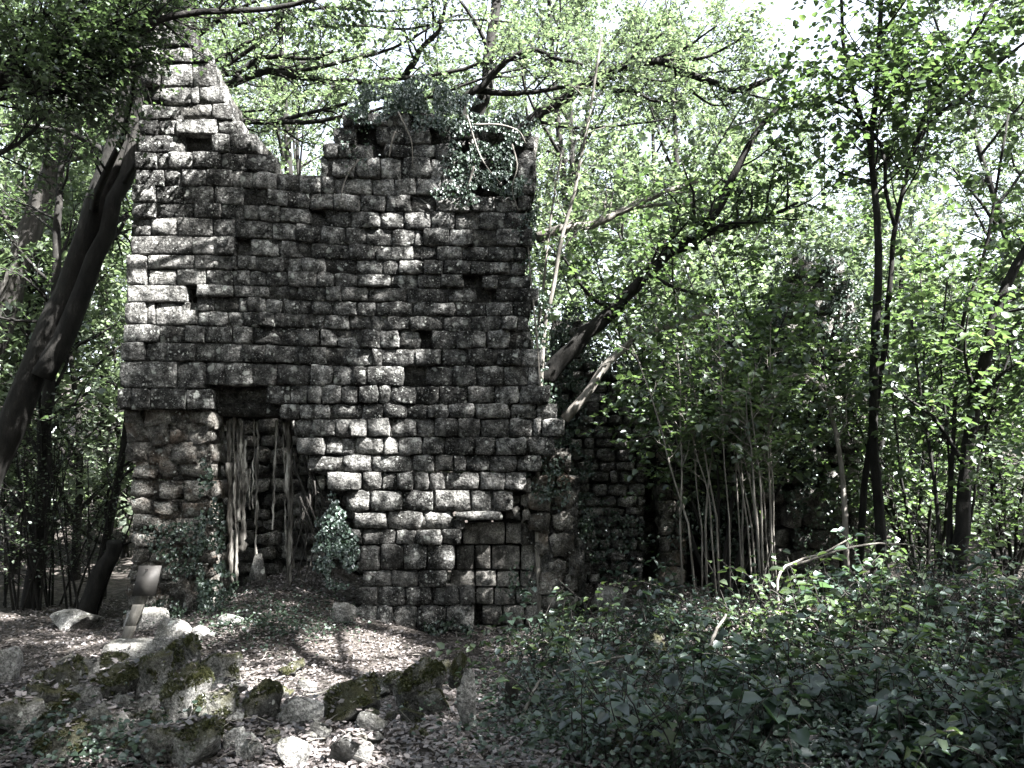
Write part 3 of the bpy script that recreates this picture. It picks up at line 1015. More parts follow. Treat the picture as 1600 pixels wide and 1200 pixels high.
protos = [
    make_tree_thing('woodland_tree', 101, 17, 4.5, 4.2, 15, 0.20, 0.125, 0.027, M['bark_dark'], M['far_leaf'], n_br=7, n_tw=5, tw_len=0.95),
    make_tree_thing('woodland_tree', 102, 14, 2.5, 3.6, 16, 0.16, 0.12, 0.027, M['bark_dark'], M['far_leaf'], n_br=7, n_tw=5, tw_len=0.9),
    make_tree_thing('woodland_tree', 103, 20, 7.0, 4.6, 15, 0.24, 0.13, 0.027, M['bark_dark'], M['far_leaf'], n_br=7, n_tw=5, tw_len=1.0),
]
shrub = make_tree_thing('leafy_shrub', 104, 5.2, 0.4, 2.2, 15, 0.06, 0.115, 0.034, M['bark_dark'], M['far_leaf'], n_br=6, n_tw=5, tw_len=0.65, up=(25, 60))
trng = np.random.default_rng(31)
spots = []
for y, x0, x1, st in ((26.5, -20, 20, 3.6), (31, -25, 25, 4.4), (38, -30, 30, 5.2), (48, -38, 38, 6.5)):
    for x in np.arange(x0, x1 + 0.1, st):
        spots.append((x + trng.uniform(-1.5, 1.5), y + trng.uniform(-1.8, 1.8)))
first = [True] * 3
for x, y in spots:
    k = int(trng.integers(0, 3))
    o = protos[k] if first[k] else copy_tree(protos[k])
    first[k] = False
    sc = trng.uniform(0.85, 1.2)
    if 0.25 < x / y < 0.40 or 0.47 < x / y < 0.60: sc *= 0.62      # lower growth where the sky breaks through
    o.location = (x, y, float(gz(x, y)) - 0.1)
    o.scale = (sc, sc, sc * trng.uniform(0.95, 1.15))
    o.rotation_euler = (0, 0, trng.uniform(0, 6.28))
    tag(o, ['slender pale-barked tree of the wood behind the ruin', 'low-branched dark tree of the wood behind the ruin', 'tall high-crowned tree of the wood behind the ruin'][k], 'tree', 'trees of the wood behind the ruin')
sspots = [(x + trng.uniform(-1.2, 1.2), y + trng.uniform(-1, 1)) for y, x0, x1, st in ((17.0, 3.0, 14, 3.0), (21, -15, 17, 3.4), (24.5, -17, 19, 3.4)) for x in np.arange(x0, x1 + .1, st)] + [(-12.5, 15.5), (-10.2, 17.2), (-14.5, 18), (-9.2, 20.0), (-11.8, 20.5), (-8.6, 16.6)]
fs = True
for x, y in sspots:
    if 15 < y < 22 and -8.4 < x < -4.5: continue
    o = shrub if fs else copy_tree(shrub)
    fs = False
    sc = trng.uniform(1.0, 1.9)
    o.location = (x, y, float(gz(x, y)) - 0.05)
    o.scale = (sc, sc, sc)
    o.rotation_euler = (0, 0, trng.uniform(0, 6.28))
    tag(o, 'bushy sunlit shrub in the undergrowth of the wood', 'shrub', 'shrubs of the undergrowth behind the ruin')

# the wood goes on round the clearing, behind the photographer
for k, (x, y) in enumerate(((-9, -1), (-12, 4), (-14, 10), (-6, -6), (0, -9), (6, -12), (-13, -7), (-5, -13), (3, -17), (12, -14), (18, -12), (22, -4), (22, 3), (21, 10), (19, 16), (-18, 1), (-17, 16), (-11, -14))):
    o = copy_tree(protos[k % 3])
    sc = trng.uniform(0.9, 1.15)
    o.location = (x, y, float(gz(x, y)) - 0.1)
    o.scale = (sc, sc, sc)
    o.rotation_euler = (0, 0, trng.uniform(0, 6.28))
    tag(o, 'woodland tree standing round the clearing before the ruin', 'tree', 'trees round the clearing')

for k in range(26):  # shrubs out of view, added to hold back low skylight
    a = math.radians(150 + 250 * k / 25)
    r = 8.5 + 3.5 * (k % 3)
    x, y = r * math.cos(a) * 1.1, r * math.sin(a) + 1.5
    if y > 0 or abs(x) < 2.5: continue
    o = copy_tree(shrub)
    sc = trng.uniform(1.3, 2.0)
    o.location = (x, y, float(gz(x, y)) - 0.05)
    o.scale = (sc, sc, sc)
    o.rotation_euler = (0, 0, trng.uniform(0, 6.28))
    tag(o, 'bushy shrub added out of view to cut the low skylight', 'shrub', 'unseen shrubs added to cut the low skylight')

# ------------------------------------------------------------------ trees standing outside the picture whose crowns shade the ruin
for k, (x, y, H, base, spread, seed) in enumerate(((9.5, 2.5, 18, 8.5, 6.5, 201), (15.0, 1.5, 19, 9, 6.5, 202), (4.5, -2.5, 17, 9, 6.0, 203), (11.5, -3.5, 19, 9, 6.5, 204), (8.2, 7.2, 16.5, 9.0, 5.2, 205), (1.0, 3.5, 16.5, 10.5, 5.2, 206), (5.8, 3.2, 17.5, 10, 5.5, 207), (8.6, -0.8, 18, 9.5, 5.5, 208))):
    trunk, limbs, lv, pts = gen_tree(seed, H, base, spread, 15, 0.27, 0.15, 0.031, n_br=9, n_tw=7, tw_len=1.05, up=(5, 35))
    if seed == 206:      # leans in from behind the photographer
        x, y = 1.5, -4.0
    org = np.array([x, y, float(gz(x, y))])
    sh = np.array([0, 6.5, 0]) if seed == 206 else np.zeros(3)

    def bend(v):
        return v + sh[None] * ss(2.0, 12.0, v[:, 2])[:, None]
    for mbx in (trunk, limbs):
        mbx.v = [bend(v) for v in mbx.v]
    # no twigs in the openings either
    mids = np.array([v.mean(0) for v in limbs.v]) + org
    thin = np.array([np.ptp(v, axis=0).max() < 2.2 for v in limbs.v])
    lit = lit_amount(mids)
    nl = MB()
    c0 = 0
    for v, q, m_, th in zip(limbs.v, limbs.q, lit, thin):
        if not (th and m_ > 0.25):
            nl.add(v, q - c0)
        c0 += len(v)
    limbs = nl
    root = empty('shade_tree', org, 'tall beech whose high crown shades the ruin', 'tree', 'tall beeches round the clearing')
    trunk.build('trunk', M['bark'], root)
    limbs.build('limb', M['bark'], root)
    p, a, n, l, w = lv.arrays()
    p = bend(p)
    kk = keep_canopy(p + org + a * (l * 0.5)[:, None])
    V, Q = leaf_geo(p[kk], a[kk], n[kk], l[kk], w[kk], 0.2, False)
    obj('crown', mesh_np('crown', V, Q, M['beech']), root)


# ------------------------------------------------------------------ trees and limbs traced from the photograph
def px_path(pts, Y, n=14, dy=0.0):
    """pixel polyline at depth Y (a number, or one per point)"""
    Ys = Y if hasattr(Y, '__len__') else [Y + dy * i / max(1, len(pts) - 1) for i in range(len(pts))]
    return smooth_path([P(a, b, yv) for (a, b), yv in zip(pts, Ys)], n)


def traced_tree(name, label, cat, stems, bark, leafm, leaf, spacing, seed, group=None, base=None, fol=None, keep=None, six=True, crown='crown', wr=0.62, tilt=0.45):
    """stems: (path, r0, r1, part name, n_br, br_len, n_tw, tw_len, t0)"""
    rng = np.random.default_rng(seed)
    org = np.array(base if base is not None else stems[0][0][0])
    root = empty(name, org, label, cat, group)
    lv, tw = Leaves(), MB()
    for path, r0, r1, part, nb, bl, ntw, tl, t0 in stems:
        path = path + np.concatenate([np.zeros((1, 3)), rng.normal(0, r0 * 0.12, (len(path) - 1, 3))])
        mb = MB()
        r = np.linspace(r0, r1, len(path))
        mb.tube(path, r, 10 if r0 > 0.12 else 7, rough=0.07)
        mb.build(part, bark, root, origin=org)
        if nb:
            foliate(tw, lv, path, r0, rng, nb, bl, ntw, tl, leaf, spacing, t0=t0, wr=wr, tilt=tilt)
    if lv.p:
        tw.build('twigs', bark, root, origin=org)['kind'] = 'stuff'
        lv.build(crown, leafm, root, six=six, origin=org, keep=keep)
    return root


def w2r(wpx, Y):
    return wpx / 2 / (FPX / Y)


# leaning double trunk at the left, behind the corner of the wall
A = px_path([(-78, 985), (-50, 880), (-12, 745), (50, 585), (105, 460), (148, 335), (185, 220), (213, 110), (232, 0), (255, -130), (290, -300)], 12.4, 26, dy=0.3)
A2 = px_path([(66, 590), (100, 520), (138, 432), (172, 345), (204, 250), (222, 150), (250, 30), (300, -120)], 12.3, 16, dy=0.5)
traced_tree('leaning_beech', 'thick leaning forked trunk beside the left corner of the ruin', 'tree',
            [(A, w2r(50, 12.4), w2r(24, 12.4), 'trunk', 16, 2.6, 6, 0.9, 0.45), (A2, w2r(34, 12.3), w2r(14, 12.3), 'trunk', 12, 2.0, 6, 0.9, 0.3)],
            M['bark_dark'], M['beech'], 0.09, 0.035, 301, six=False, keep=keep_canopy)
B = px_path([(-40, 640), (-12, 530), (30, 410), (62, 312), (100, 220), (140, 130), (190, 10), (230, -120)], 15.0, 16)
traced_tree('slanting_beech', 'slanting grey trunk behind the leaning forked one', 'tree',
            [(np.vstack([GY(-90, 900, 15.0)[None], B]), w2r(44, 15), w2r(22, 15), 'trunk', 14, 2.4, 6, 0.9, 0.35)], M['bark'], M['beech'], 0.10, 0.036, 302, six=False)
Cc = px_path([(42, 985), (60, 870), (70, 750), (73, 650), (80, 545), (88, 430), (92, 300), (105, 150)], 13.4, 16)
traced_tree('slim_dark_tree', 'slim upright dark trunk between the leaning tree and the ruin', 'tree',
            [(Cc, w2r(27, 13.4), w2r(8, 13.4), 'trunk', 20, 1.7, 6, 0.7, 0.2)], M['bark_dark'], M['beech'], 0.085, 0.036, 303, six=False)
D = px_path([(134, 968), (150, 912), (168, 875), (184, 848)], 12.6, 8)
traced_tree('broken_tree', 'broken dark trunk leaning beside the ruined pier', 'tree', [(D, w2r(27, 12.6), w2r(22, 12.6), 'trunk', 0, 0, 0, 0, 0)], M['bark_dark'], None, 0, 0, 304)
E = px_path([(152, 975), (160, 900), (172, 810), (190, 720), (202, 620), (203, 500)], 14.4, 12)
traced_tree('thin_leaning_sapling', 'thin leaning sapling in the bright gap left of the pier', 'sapling',
            [(E, w2r(17, 14.4), w2r(7, 14.4), 'trunk', 14, 1.2, 4, 0.5, 0.25)], M['bark_dark'], M['beech'], 0.07, 0.045, 305, six=False)
# bare twiggy bush in the gap at the left
st = []
rr = np.random.default_rng(306)
for k in range(24):
    x0 = rr.uniform(0, 150)
    dx = rr.uniform(-60, 130)
    pth = px_path([(x0, 975), (x0 + dx * 0.25, 900), (x0 + dx * 0.6, 810), (x0 + dx, 720 - rr.uniform(0, 60))], 13.0 + rr.uniform(-0.3, 0.8), 9)
    st.append((pth, 0.022, 0.006, 'stem', 7, 0.8, 3, 0.35, 0.25))
traced_tree('twiggy_bush', 'tangle of thin dark stems with small leaves left of the pier', 'bush', st, M['bark_dark'], M['beech'], 0.055, 0.05, 307, six=False, crown='foliage')

# limbs reaching in from the upper left, in front of the wall
root_p = np.array([-8.6, 7.5, float(gz(-8.6, 7.5))])
tr = smooth_path([root_p, root_p + [0.2, 0.3, 3], root_p + [0.5, 0.8, 6.0], root_p + [1.0, 1.2, 9.5], root_p + [1.2, 1.0, 13]], 16)
st = [(tr, 0.3, 0.1, 'trunk', 12, 2.6, 6, 0.9, 0.55)]
for pts, wd in (([(-70, 165), (-20, 135), (60, 103), (130, 66), (210, 42), (290, 22), (380, 18), (470, 4), (570, -25)], 19), ([(10, 128), (60, 124), (112, 105), (165, 76), (230, 50), (268, 18)], 12),
                ([(-60, 175), (10, 152), (75, 146), (150, 124), (222, 100)], 10), ([(-30, 140), (20, 108), (82, 52), (150, 10), (210, -30)], 15), ([(-40, 60), (60, 28), (160, -8), (260, -40)], 12),
                ([(-20, 250), (40, 215), (100, 150), (150, 100)], 8)):
    st.append((px_path(pts, 9.2, 16, dy=0.5), w2r(wd, 9.3), w2r(wd * 0.35, 9.3), 'limb', 27, 0.95, 6, 0.5, 0.06))
traced_tree('overhanging_beech', 'beech out of the clearing whose dark limbs hang over the ruin corner', 'tree', st, M['bark_dark'], M['beech'], 0.075, 0.034, 311, six=True, base=root_p, keep=keep_canopy)

# spreading tree hidden behind the tall corner
b0 = GY(290, 900, 13.2)
hub = P(300, 150, 13.2)
tr = smooth_path([b0 - [0, 0, 0.2], b0 + (hub - b0) * 0.5 + [0.1, 0, 0], hub, P(295, -60, 13.2), P(280, -250, 13.4)], 16)
st = [(tr, 0.24, 0.08, 'trunk', 12, 2.4, 6, 0.9, 0.75)]
for pts, wd in (([(298, 125), (330, 118), (375, 112), (402, 93), (440, 88), (490, 92), (520, 79)], 13), ([(298, 150), (330, 140), (372, 128), (418, 111), (455, 121), (520, 125), (580, 128), (645, 120), (700, 112), (760, 96)], 15),
                ([(418, 111), (480, 109), (550, 92), (600, 80), (645, 60), (690, 30)], 8), ([(300, 200), (340, 192), (390, 190), (440, 191), (500, 189), (545, 180), (600, 168)], 13),
                ([(430, 190), (480, 178), (530, 165), (575, 150), (620, 145)], 8), ([(330, 118), (380, 85), (420, 55), (445, 20), (460, -20)], 8), ([(372, 40), (440, 20), (520, 12), (600, 18), (680, 10)], 7),
                ([(330, 100), (400, 60), (470, 45), (560, 40), (640, 45), (720, 30), (800, 35)], 7), ([(300, 60), (360, 20), (430, -10)], 10), ([(600, 168), (680, 150), (760, 120), (840, 100), (900, 60)], 6), ([(632, 120), (645, 98), (662, 72), (682, 52), (693, 20), (700, -30)], 12)):
    st.append((px_path(pts, 13.0, 16, dy=-0.5), w2r(wd, 12.8), w2r(wd * 0.35, 12.8), 'limb', 12, 1.15, 5, 0.55, 0.15))
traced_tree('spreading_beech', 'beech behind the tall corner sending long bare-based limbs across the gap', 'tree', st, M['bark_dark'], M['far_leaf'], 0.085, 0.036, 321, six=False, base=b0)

# second spreading tree behind the ivy mound
b0 = GY(745, 900, 12.8)
hub = P(735, 240, 12.8)
tr = smooth_path([b0 - [0, 0, 0.2], b0 + (hub - b0) * 0.5 + [0.1, 0, 0], hub, P(760, 120, 12.9), P(790, -80, 13.2)], 16)
st = [(tr, 0.2, 0.07, 'trunk', 6, 1.6, 6, 0.9, 0.8)]
for pts, wd in (([(728, 200), (722, 158), (751, 138), (771, 115), (800, 89), (832, 78), (870, 90), (910, 101)], 15), ([(745, 142), (800, 146), (850, 141), (905, 132), (935, 124)], 11),
                ([(760, 260), (800, 215), (842, 179), (880, 156), (915, 130), (957, 109), (1000, 98), (1040, 97), (1075, 116), (1110, 127), (1150, 141), (1186, 132), (1234, 104)], 20),
                ([(1038, 97), (1100, 90), (1145, 68), (1170, 48)], 7), ([(925, 132), (970, 121), (1045, 128)], 8), ([(930, 134), (960, 142), (990, 142), (1022, 158), (1060, 158)], 9), ([(1060, 108), (1080, 140), (1110, 163), (1140, 164)], 6),
                ([(965, 106), (1000, 80), (1036, 52)], 8), ([(1000, 98), (1060, 80), (1100, 55), (1120, 40)], 6), ([(1080, 118), (1130, 112), (1170, 108)], 5), ([(840, 190), (900, 200), (980, 195), (1050, 185)], 6), ([(1150, 141), (1180, 150), (1215, 158)], 5)):
    st.append((px_path(pts, 12.6, 18, dy=-0.4), w2r(wd, 12.5), w2r(wd * 0.35, 12.5), 'limb', 9, 0.8, 4, 0.5, 0.3))
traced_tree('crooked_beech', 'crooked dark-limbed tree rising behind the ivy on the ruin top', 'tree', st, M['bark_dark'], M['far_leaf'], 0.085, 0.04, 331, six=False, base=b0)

# leaning dead trunk propped against the right end of the ruin
st = [(px_path([(838, 602), (880, 560), (930, 506), (962, 480), (1000, 440), (1040, 402), (1090, 366), (1150, 350), (1192, 340), (1250, 318)], 11.9, 22, dy=-0.3), w2r(30, 11.8), w2r(4, 11.8), 'trunk', 18, 1.1, 5, 0.5, 0.35),
      (px_path([(1085, 368), (1118, 332), (1140, 290), (1160, 245), (1190, 195), (1240, 150)], 11.6, 12), w2r(17, 11.6), w2r(7, 11.6), 'limb', 8, 0.8, 4, 0.5, 0.2),
      (px_path([(962, 480), (930, 470), (905, 440), (880, 400)], 11.9, 8), w2r(9, 11.9), w2r(4, 11.9), 'limb', 4, 0.5, 3, 0.4, 0.3)]
traced_tree('leaning_dead_trunk', 'thick dark fallen trunk leaning up from the right end of the ruin', 'tree', st, M['bark_dark'], M['hazel'], 0.10, 0.045, 341, wr=0.8, base=P(838, 602, 11.9))
st = [(px_path([(838, 372), (880, 358), (930, 350), (958, 336), (985, 325), (1030, 305), (1095, 280)], 12.4, 14), w2r(17, 12.4), w2r(7, 12.4), 'trunk', 9, 0.8, 4, 0.5, 0.2),
      (px_path([(985, 325), (1030, 320), (1080, 322), (1110, 330)], 12.4, 8), w2r(7, 12.4), w2r(3, 12.4), 'limb', 4, 0.5, 3, 0.4, 0.2)]
traced_tree('grey_bough', 'pale grey bough slanting up from behind the ruin edge', 'bough', st, M['bark_pale'], M['far_leaf'], 0.09, 0.045, 342, base=P(838, 372, 12.4))
st = [(px_path([(882, 655), (920, 610), (955, 562), (1000, 526), (1062, 504), (1110, 490)], 11.5, 14), w2r(17, 11.5), w2r(6, 11.5), 'trunk', 8, 0.7, 4, 0.45, 0.45)]
traced_tree('pale_fallen_branch', 'pale thin fallen trunk propped against the ivy-hung masonry', 'branch', st, M['bark_pale'], M['hazel'], 0.10, 0.05, 343, wr=0.8)
st = [(px_path([(845, 1000), (840, 800), (848, 540), (860, 470), (876, 380), (896, 305), (914, 215), (926, 150), (940, 60)], 11.35, 20), w2r(9, 11.3), w2r(4, 11.3), 'stem', 16, 0.8, 4, 0.45, 0.45),
      (px_path([(838, 540), (850, 440), (862, 330), (880, 230)], 11.5, 10), w2r(5, 11.3), w2r(3, 11.3), 'stem', 8, 0.6, 3, 0.4, 0.3)]
traced_tree('slender_sapling', 'slender straight sapling close against the ruin edge', 'sapling', st, M['bark_pale'], M['far_leaf'], 0.085, 0.05, 344)

# hazels at the right
HZ = dict(wr=0.82, tilt=0.35)
h0 = GY(1380, 890, 10.4)
st = [(np.vstack([h0[None] - [[0, 0, .1]], px_path([(1375, 820), (1366, 700), (1366, 560), (1374, 430), (1368, 310), (1361, 225), (1372, 110), (1378, -30), (1380, -150)], 10.4, 18)]), w2r(17, 10.4), w2r(6, 10.4), 'stem', 30, 1.3, 6, 0.6, 0.52),
      (np.vstack([h0[None] + [[-.3, .1, -.1]], px_path([(1352, 760), (1366, 650), (1382, 550), (1391, 440), (1399, 350), (1420, 262), (1442, 182), (1486, 105), (1530, 40), (1590, -60)], 10.5, 18)]), w2r(11, 10.5), w2r(4, 10.5), 'stem', 28, 1.2, 6, 0.6, 0.5),
      (px_path([(1362, 232), (1341, 170), (1320, 85), (1314, -10), (1310, -90)], 10.4, 10), w2r(8, 10.4), w2r(4, 10.4), 'stem', 9, 1.0, 5, 0.55, 0.2),
      (px_path([(1398, 352), (1384, 300), (1380, 240), (1350, 190), (1310, 160), (1260, 150)], 10.4, 10), w2r(7, 10.4), w2r(4, 10.4), 'stem', 10, 0.9, 5, 0.55, 0.2),
      (px_path([(1430, 225), (1460, 185), (1520, 140), (1570, 90), (1640, 40)], 10.2, 10), w2r(7, 10.4), w2r(4, 10.4), 'stem', 9, 1.0, 5, 0.55, 0.2)]
traced_tree('hazel_tree', 'hazel with two dark upright stems before the tall ruin fragment', 'tree', st, M['bark_dark'], M['hazel'], 0.10, 0.05, 351, base=h0, **HZ)
h1 = GY(1322, 870, 10.2)
st = [(np.vstack([h1[None] - [[0, 0, .1]], px_path([(1320, 800), (1315, 728), (1300, 650), (1284, 610), (1255, 586), (1225, 595), (1204, 616)], 10.2, 16)]), w2r(9, 10.2), w2r(4, 10.2), 'stem', 10, 0.6, 4, 0.45, 0.3)]
traced_tree('arching_hazel_stem', 'single pale hazel stem arching over to the left', 'sapling', st, M['bark_pale'], M['hazel'], 0.095, 0.05, 352, base=h1, **HZ)
h2 = GY(1495, 900, 9.6)
st = [(np.vstack([h2[None] - [[0, 0, .1]], px_path([(1497, 860), (1506, 780), (1514, 700), (1527, 610), (1548, 520), (1578, 440), (1615, 370), (1670, 250)], 9.6, 18)]), w2r(25, 9.6), w2r(11, 9.6), 'stem', 16, 1.2, 5, 0.6, 0.25)]
for pts, wd in (([(1470, 880), (1464, 790), (1452, 700), (1436, 600), (1425, 500)], 7), ([(1481, 880), (1485, 760), (1492, 640), (1502, 500), (1535, 410), (1556, 300), (1575, 180)], 8), ([(1488, 880), (1486, 790), (1480, 680), (1470, 560), (1480, 440)], 5),
                ([(1505, 880), (1520, 790), (1535, 700), (1555, 620), (1590, 520)], 5)):
    st.append((np.vstack([h2[None] + [[(pts[0][0] - 1495) / 134, 0.05, -.1]], px_path(pts, 9.7, 12)]), w2r(wd, 9.7), w2r(wd * .5, 9.7), 'stem', 12, 0.9, 4, 0.55, 0.3))
traced_tree('ivy_stemmed_hazel', 'dark thick hazel leaning right with thin shoots round its foot', 'tree', st, M['bark_dark'], M['hazel'], 0.105, 0.05, 353, base=h2, **HZ)
# coppice of thin straight shoots
rr = np.random.default_rng(354)
h3 = GY(1140, 860, 9.9)
st = []
for k in range(18):
    xb = rr.uniform(1062, 1222)
    xt = xb + (xb - 1160) * rr.uniform(-0.2, 0.5) - rr.uniform(-15, 80)
    yt = rr.uniform(440, 640)
    Yk = 9.9 + rr.uniform(-0.5, 0.5)
    g0 = GY(xb, 860, Yk)
    st.append((np.vstack([g0[None] - [[0, 0, .05]], px_path([(xb + (xt - xb) * f_ + rr.normal(0, 2.5), 850 + (yt - 850) * f_) for f_ in (0.1, 0.35, 0.6, 0.8, 1.0)], Yk, 10)]), w2r(rr.uniform(2.2, 4.0), 9.9), w2r(1.5, 9.9), 'stem', 7, 0.5, 3, 0.4, 0.35))
traced_tree('hazel_coppice', 'cluster of thin straight pale shoots rising from one hazel stool', 'shrub', st, M['bark_pale'], M['hazel'], 0.09, 0.055, 355, base=h3, **HZ)
# leafy hazel bushes filling the middle distance at the right
for j, (px, Y, hh, wd, lab) in enumerate(((1125, 11.2, 3.9, 1.0, 'broad hazel bush between the coppice and the ruin fragment'),
                                       (1440, 11.8, 4.6, 1.2, 'sunlit hazel bush behind the thick leaning hazel'), (1575, 12.6, 5.2, 1.2, 'pale-leaved hazel bush at the edge of the clearing'), (1290, 13.6, 6.5, 1.4, 'tall hazel bush rising behind the ruin fragment'), (1090, 13.8, 6.0, 1.4, 'tall hazel bush rising behind the low broken masonry'))):
    g0 = GY(px, 860, Y)
    st = []
    for k in range(7):
        az = rr.uniform(0, 6.28)
        d = np.array([math.cos(az) * 0.28 * wd, math.sin(az) * 0.2 * wd, 1.0])
        st.append((branch_path(g0 - [0, 0, .05], d, hh * rr.uniform(0.8, 1.15), rr, 10, 0.07, 0.02), 0.03, 0.008, 'stem', 13, 1.0, 5, 0.5, 0.42 if px == 1125 else 0.06))
    traced_tree('hazel_bush', lab, 'bush', st, M['bark_dark'], M['hazel'], 0.10, 0.052, 360 + j, base=g0, six=(j < 4), crown='foliage', **HZ)

# ------------------------------------------------------------------ ivy
def ivy(name, label, blobs, seed, stems=(), leaf=0.042, cat='ivy', mat='ivy', out=(0, -1, 0.45), group=None):
    """blobs: cx, cy, rx, ry, depth, depth spread, count"""
    rng = np.random.default_rng(seed)
    lv = Leaves()
    for cx, cy, rx, ry, Y, dY, n in blobs:
        a = rng.uniform(0, 6.283, n)
        r = np.sqrt(rng.uniform(0, 1, n)) * (1 + 0.22 * np.sin(a * 3 + cx) + 0.12 * np.sin(a * 7 + cy))
        px, py = cx + rx * r * np.cos(a), cy + ry * r * np.sin(a)
        yv = Y + dY * rng.uniform(-1, 1, n) * np.sqrt(np.clip(1 - 0.7 * r ** 2, 0.1, 1))
        # clumps
        keep = np.array([mnoise.noise(Vector((x * 0.035, y * 0.035, seed))) for x, y in zip(px, py)]) > -0.22
        px, py, yv = px[keep], py[keep], yv[keep]
        p = np.array([P(x, y, v) for x, y, v in zip(px, py, yv)])
        m = len(p)
        nr = norm(np.array(out)[None] + rng.normal(0, 0.45, (m, 3)))
        ax = norm(np.array([0, -0.25, -1.0])[None] + rng.normal(0, 0.55, (m, 3)))
        L = leaf * rng.uniform(0.55, 1.3, m)
        lv.add(p, ax, nr, L, L * rng.uniform(0.8, 1.05, m))
    c = P(blobs[0][0], blobs[0][1] + blobs[0][3], blobs[0][4])
    root = empty(name, c, label, cat, group)
    lv.build('foliage', M[mat], root, six=True, origin=c)
    for pts, Y, wd in stems:
        mb = MB()
        mb.tube(px_path(pts, Y, 14), np.linspace(w2r(wd, Y), w2r(wd * 0.5, Y), 14), 5)
        mb.build('stem', M['bark_pale'], root, origin=c)
    return root


ivy('ivy_mound', 'dark ivy heaped over the top of the ruin', [(630, 160, 95, 26, 11.25, 0.4, 2600), (660, 145, 60, 22, 11.3, 0.4, 1500), (575, 180, 40, 14, 11.0, 0.2, 500), (690, 190, 40, 22, 10.95, 0.15, 700), (560, 235, 30, 40, 10.95, 0.06, 60)], 401,
    stems=[([(622, 175), (634, 200), (643, 222), (645, 260)], 10.9, 3), ([(618, 205), (612, 222), (608, 245)], 10.9, 4), ([(560, 250), (540, 280), (530, 320)], 10.93, 3)])
ivy('sunlit_ivy', 'sunlit ivy spilling over the broken upper right of the ruin', [(770, 205, 62, 34, 11.05, 0.16, 1500), (760, 255, 52, 46, 11.0, 0.1, 1000), (722, 245, 26, 50, 10.92, 0.06, 420), (715, 300, 34, 22, 10.9, 0.06, 260), (795, 285, 34, 22, 10.9, 0.1, 420)], 402,
    stems=[([(740, 195), (780, 195), (810, 205), (822, 225)], 10.85, 4), ([(800, 225), (808, 260), (800, 295), (810, 330)], 10.85, 3), ([(730, 180), (745, 230), (760, 260), (785, 290)], 10.88, 3), ([(740, 260), (732, 290), (725, 300)], 10.87, 4)])
ivy('edge_ivy', 'thin ivy creeping up the right edge of the ruin', [(820, 370, 22, 60, 11.05, 0.12, 420), (835, 350, 12, 50, 11.2, 0.2, 280), (838, 500, 18, 70, 11.25, 0.15, 420), (850, 620, 16, 60, 11.15, 0.12, 260)], 403,
    stems=[([(845, 620), (838, 520), (828, 420), (822, 330)], 11.0, 4)])
ivy('hanging_ivy', 'dark ivy curtain hanging on the low broken masonry', [(905, 530, 52, 50, 12.75, 0.2, 1600), (888, 640, 26, 80, 12.8, 0.12, 1000), (893, 740, 36, 60, 12.7, 0.15, 900), (880, 800, 40, 60, 12.2, 0.2, 800), (985, 575, 50, 14, 12.8, 0.2, 400), (950, 830, 60, 40, 12.7, 0.2, 500)], 404)
ivy('shaded_ivy', 'deep shade ivy filling the corner between broken masonry and jamb', [(1100, 700, 80, 140, 13.6, 0.25, 2600), (1150, 560, 70, 80, 13.3, 0.3, 1800), (1060, 600, 50, 40, 13.2, 0.2, 700), (1130, 820, 80, 60, 12.6, 0.2, 1000)], 405)
ivy('fragment_ivy', 'ivy wrapped round the tall ruin fragment', [(1205, 520, 30, 90, 12.5, 0.2, 1500), (1270, 408, 56, 18, 12.6, 0.3, 900), (1290, 660, 50, 40, 12.45, 0.15, 500), (1230, 690, 50, 110, 12.4, 0.2, 1500), (1335, 560, 16, 120, 12.6, 0.2, 700), (1315, 470, 34, 60, 12.42, 0.1, 800), (1290, 800, 60, 80, 12.3, 0.2, 1100)], 406)
ivy('pier_ivy', 'dark ivy climbing the foot of the doorway pier', [(280, 850, 50, 45, 10.98, 0.1, 520), (328, 840, 20, 110, 10.95, 0.1, 900), (335, 920, 28, 55, 10.7, 0.2, 600), (250, 960, 50, 24, 10.8, 0.15, 250)], 407)
ivy('doorway_shrub', 'small-leaved sunlit shrub on the right jamb of the doorway', [(522, 830, 28, 48, 10.95, 0.12, 900), (525, 880, 34, 34, 10.85, 0.15, 900), (510, 800, 18, 26, 11.0, 0.1, 300)], 408, leaf=0.04, cat='shrub', mat='under', out=(0.2, -1, 0.8))
ivy('niche_ivy', 'ivy sprigs at the foot of the niche', [(810, 905, 26, 30, 11.2, 0.06, 110), (700, 985, 40, 18, 10.85, 0.08, 200), (860, 740, 30, 60, 11.15, 0.15, 420)], 409)

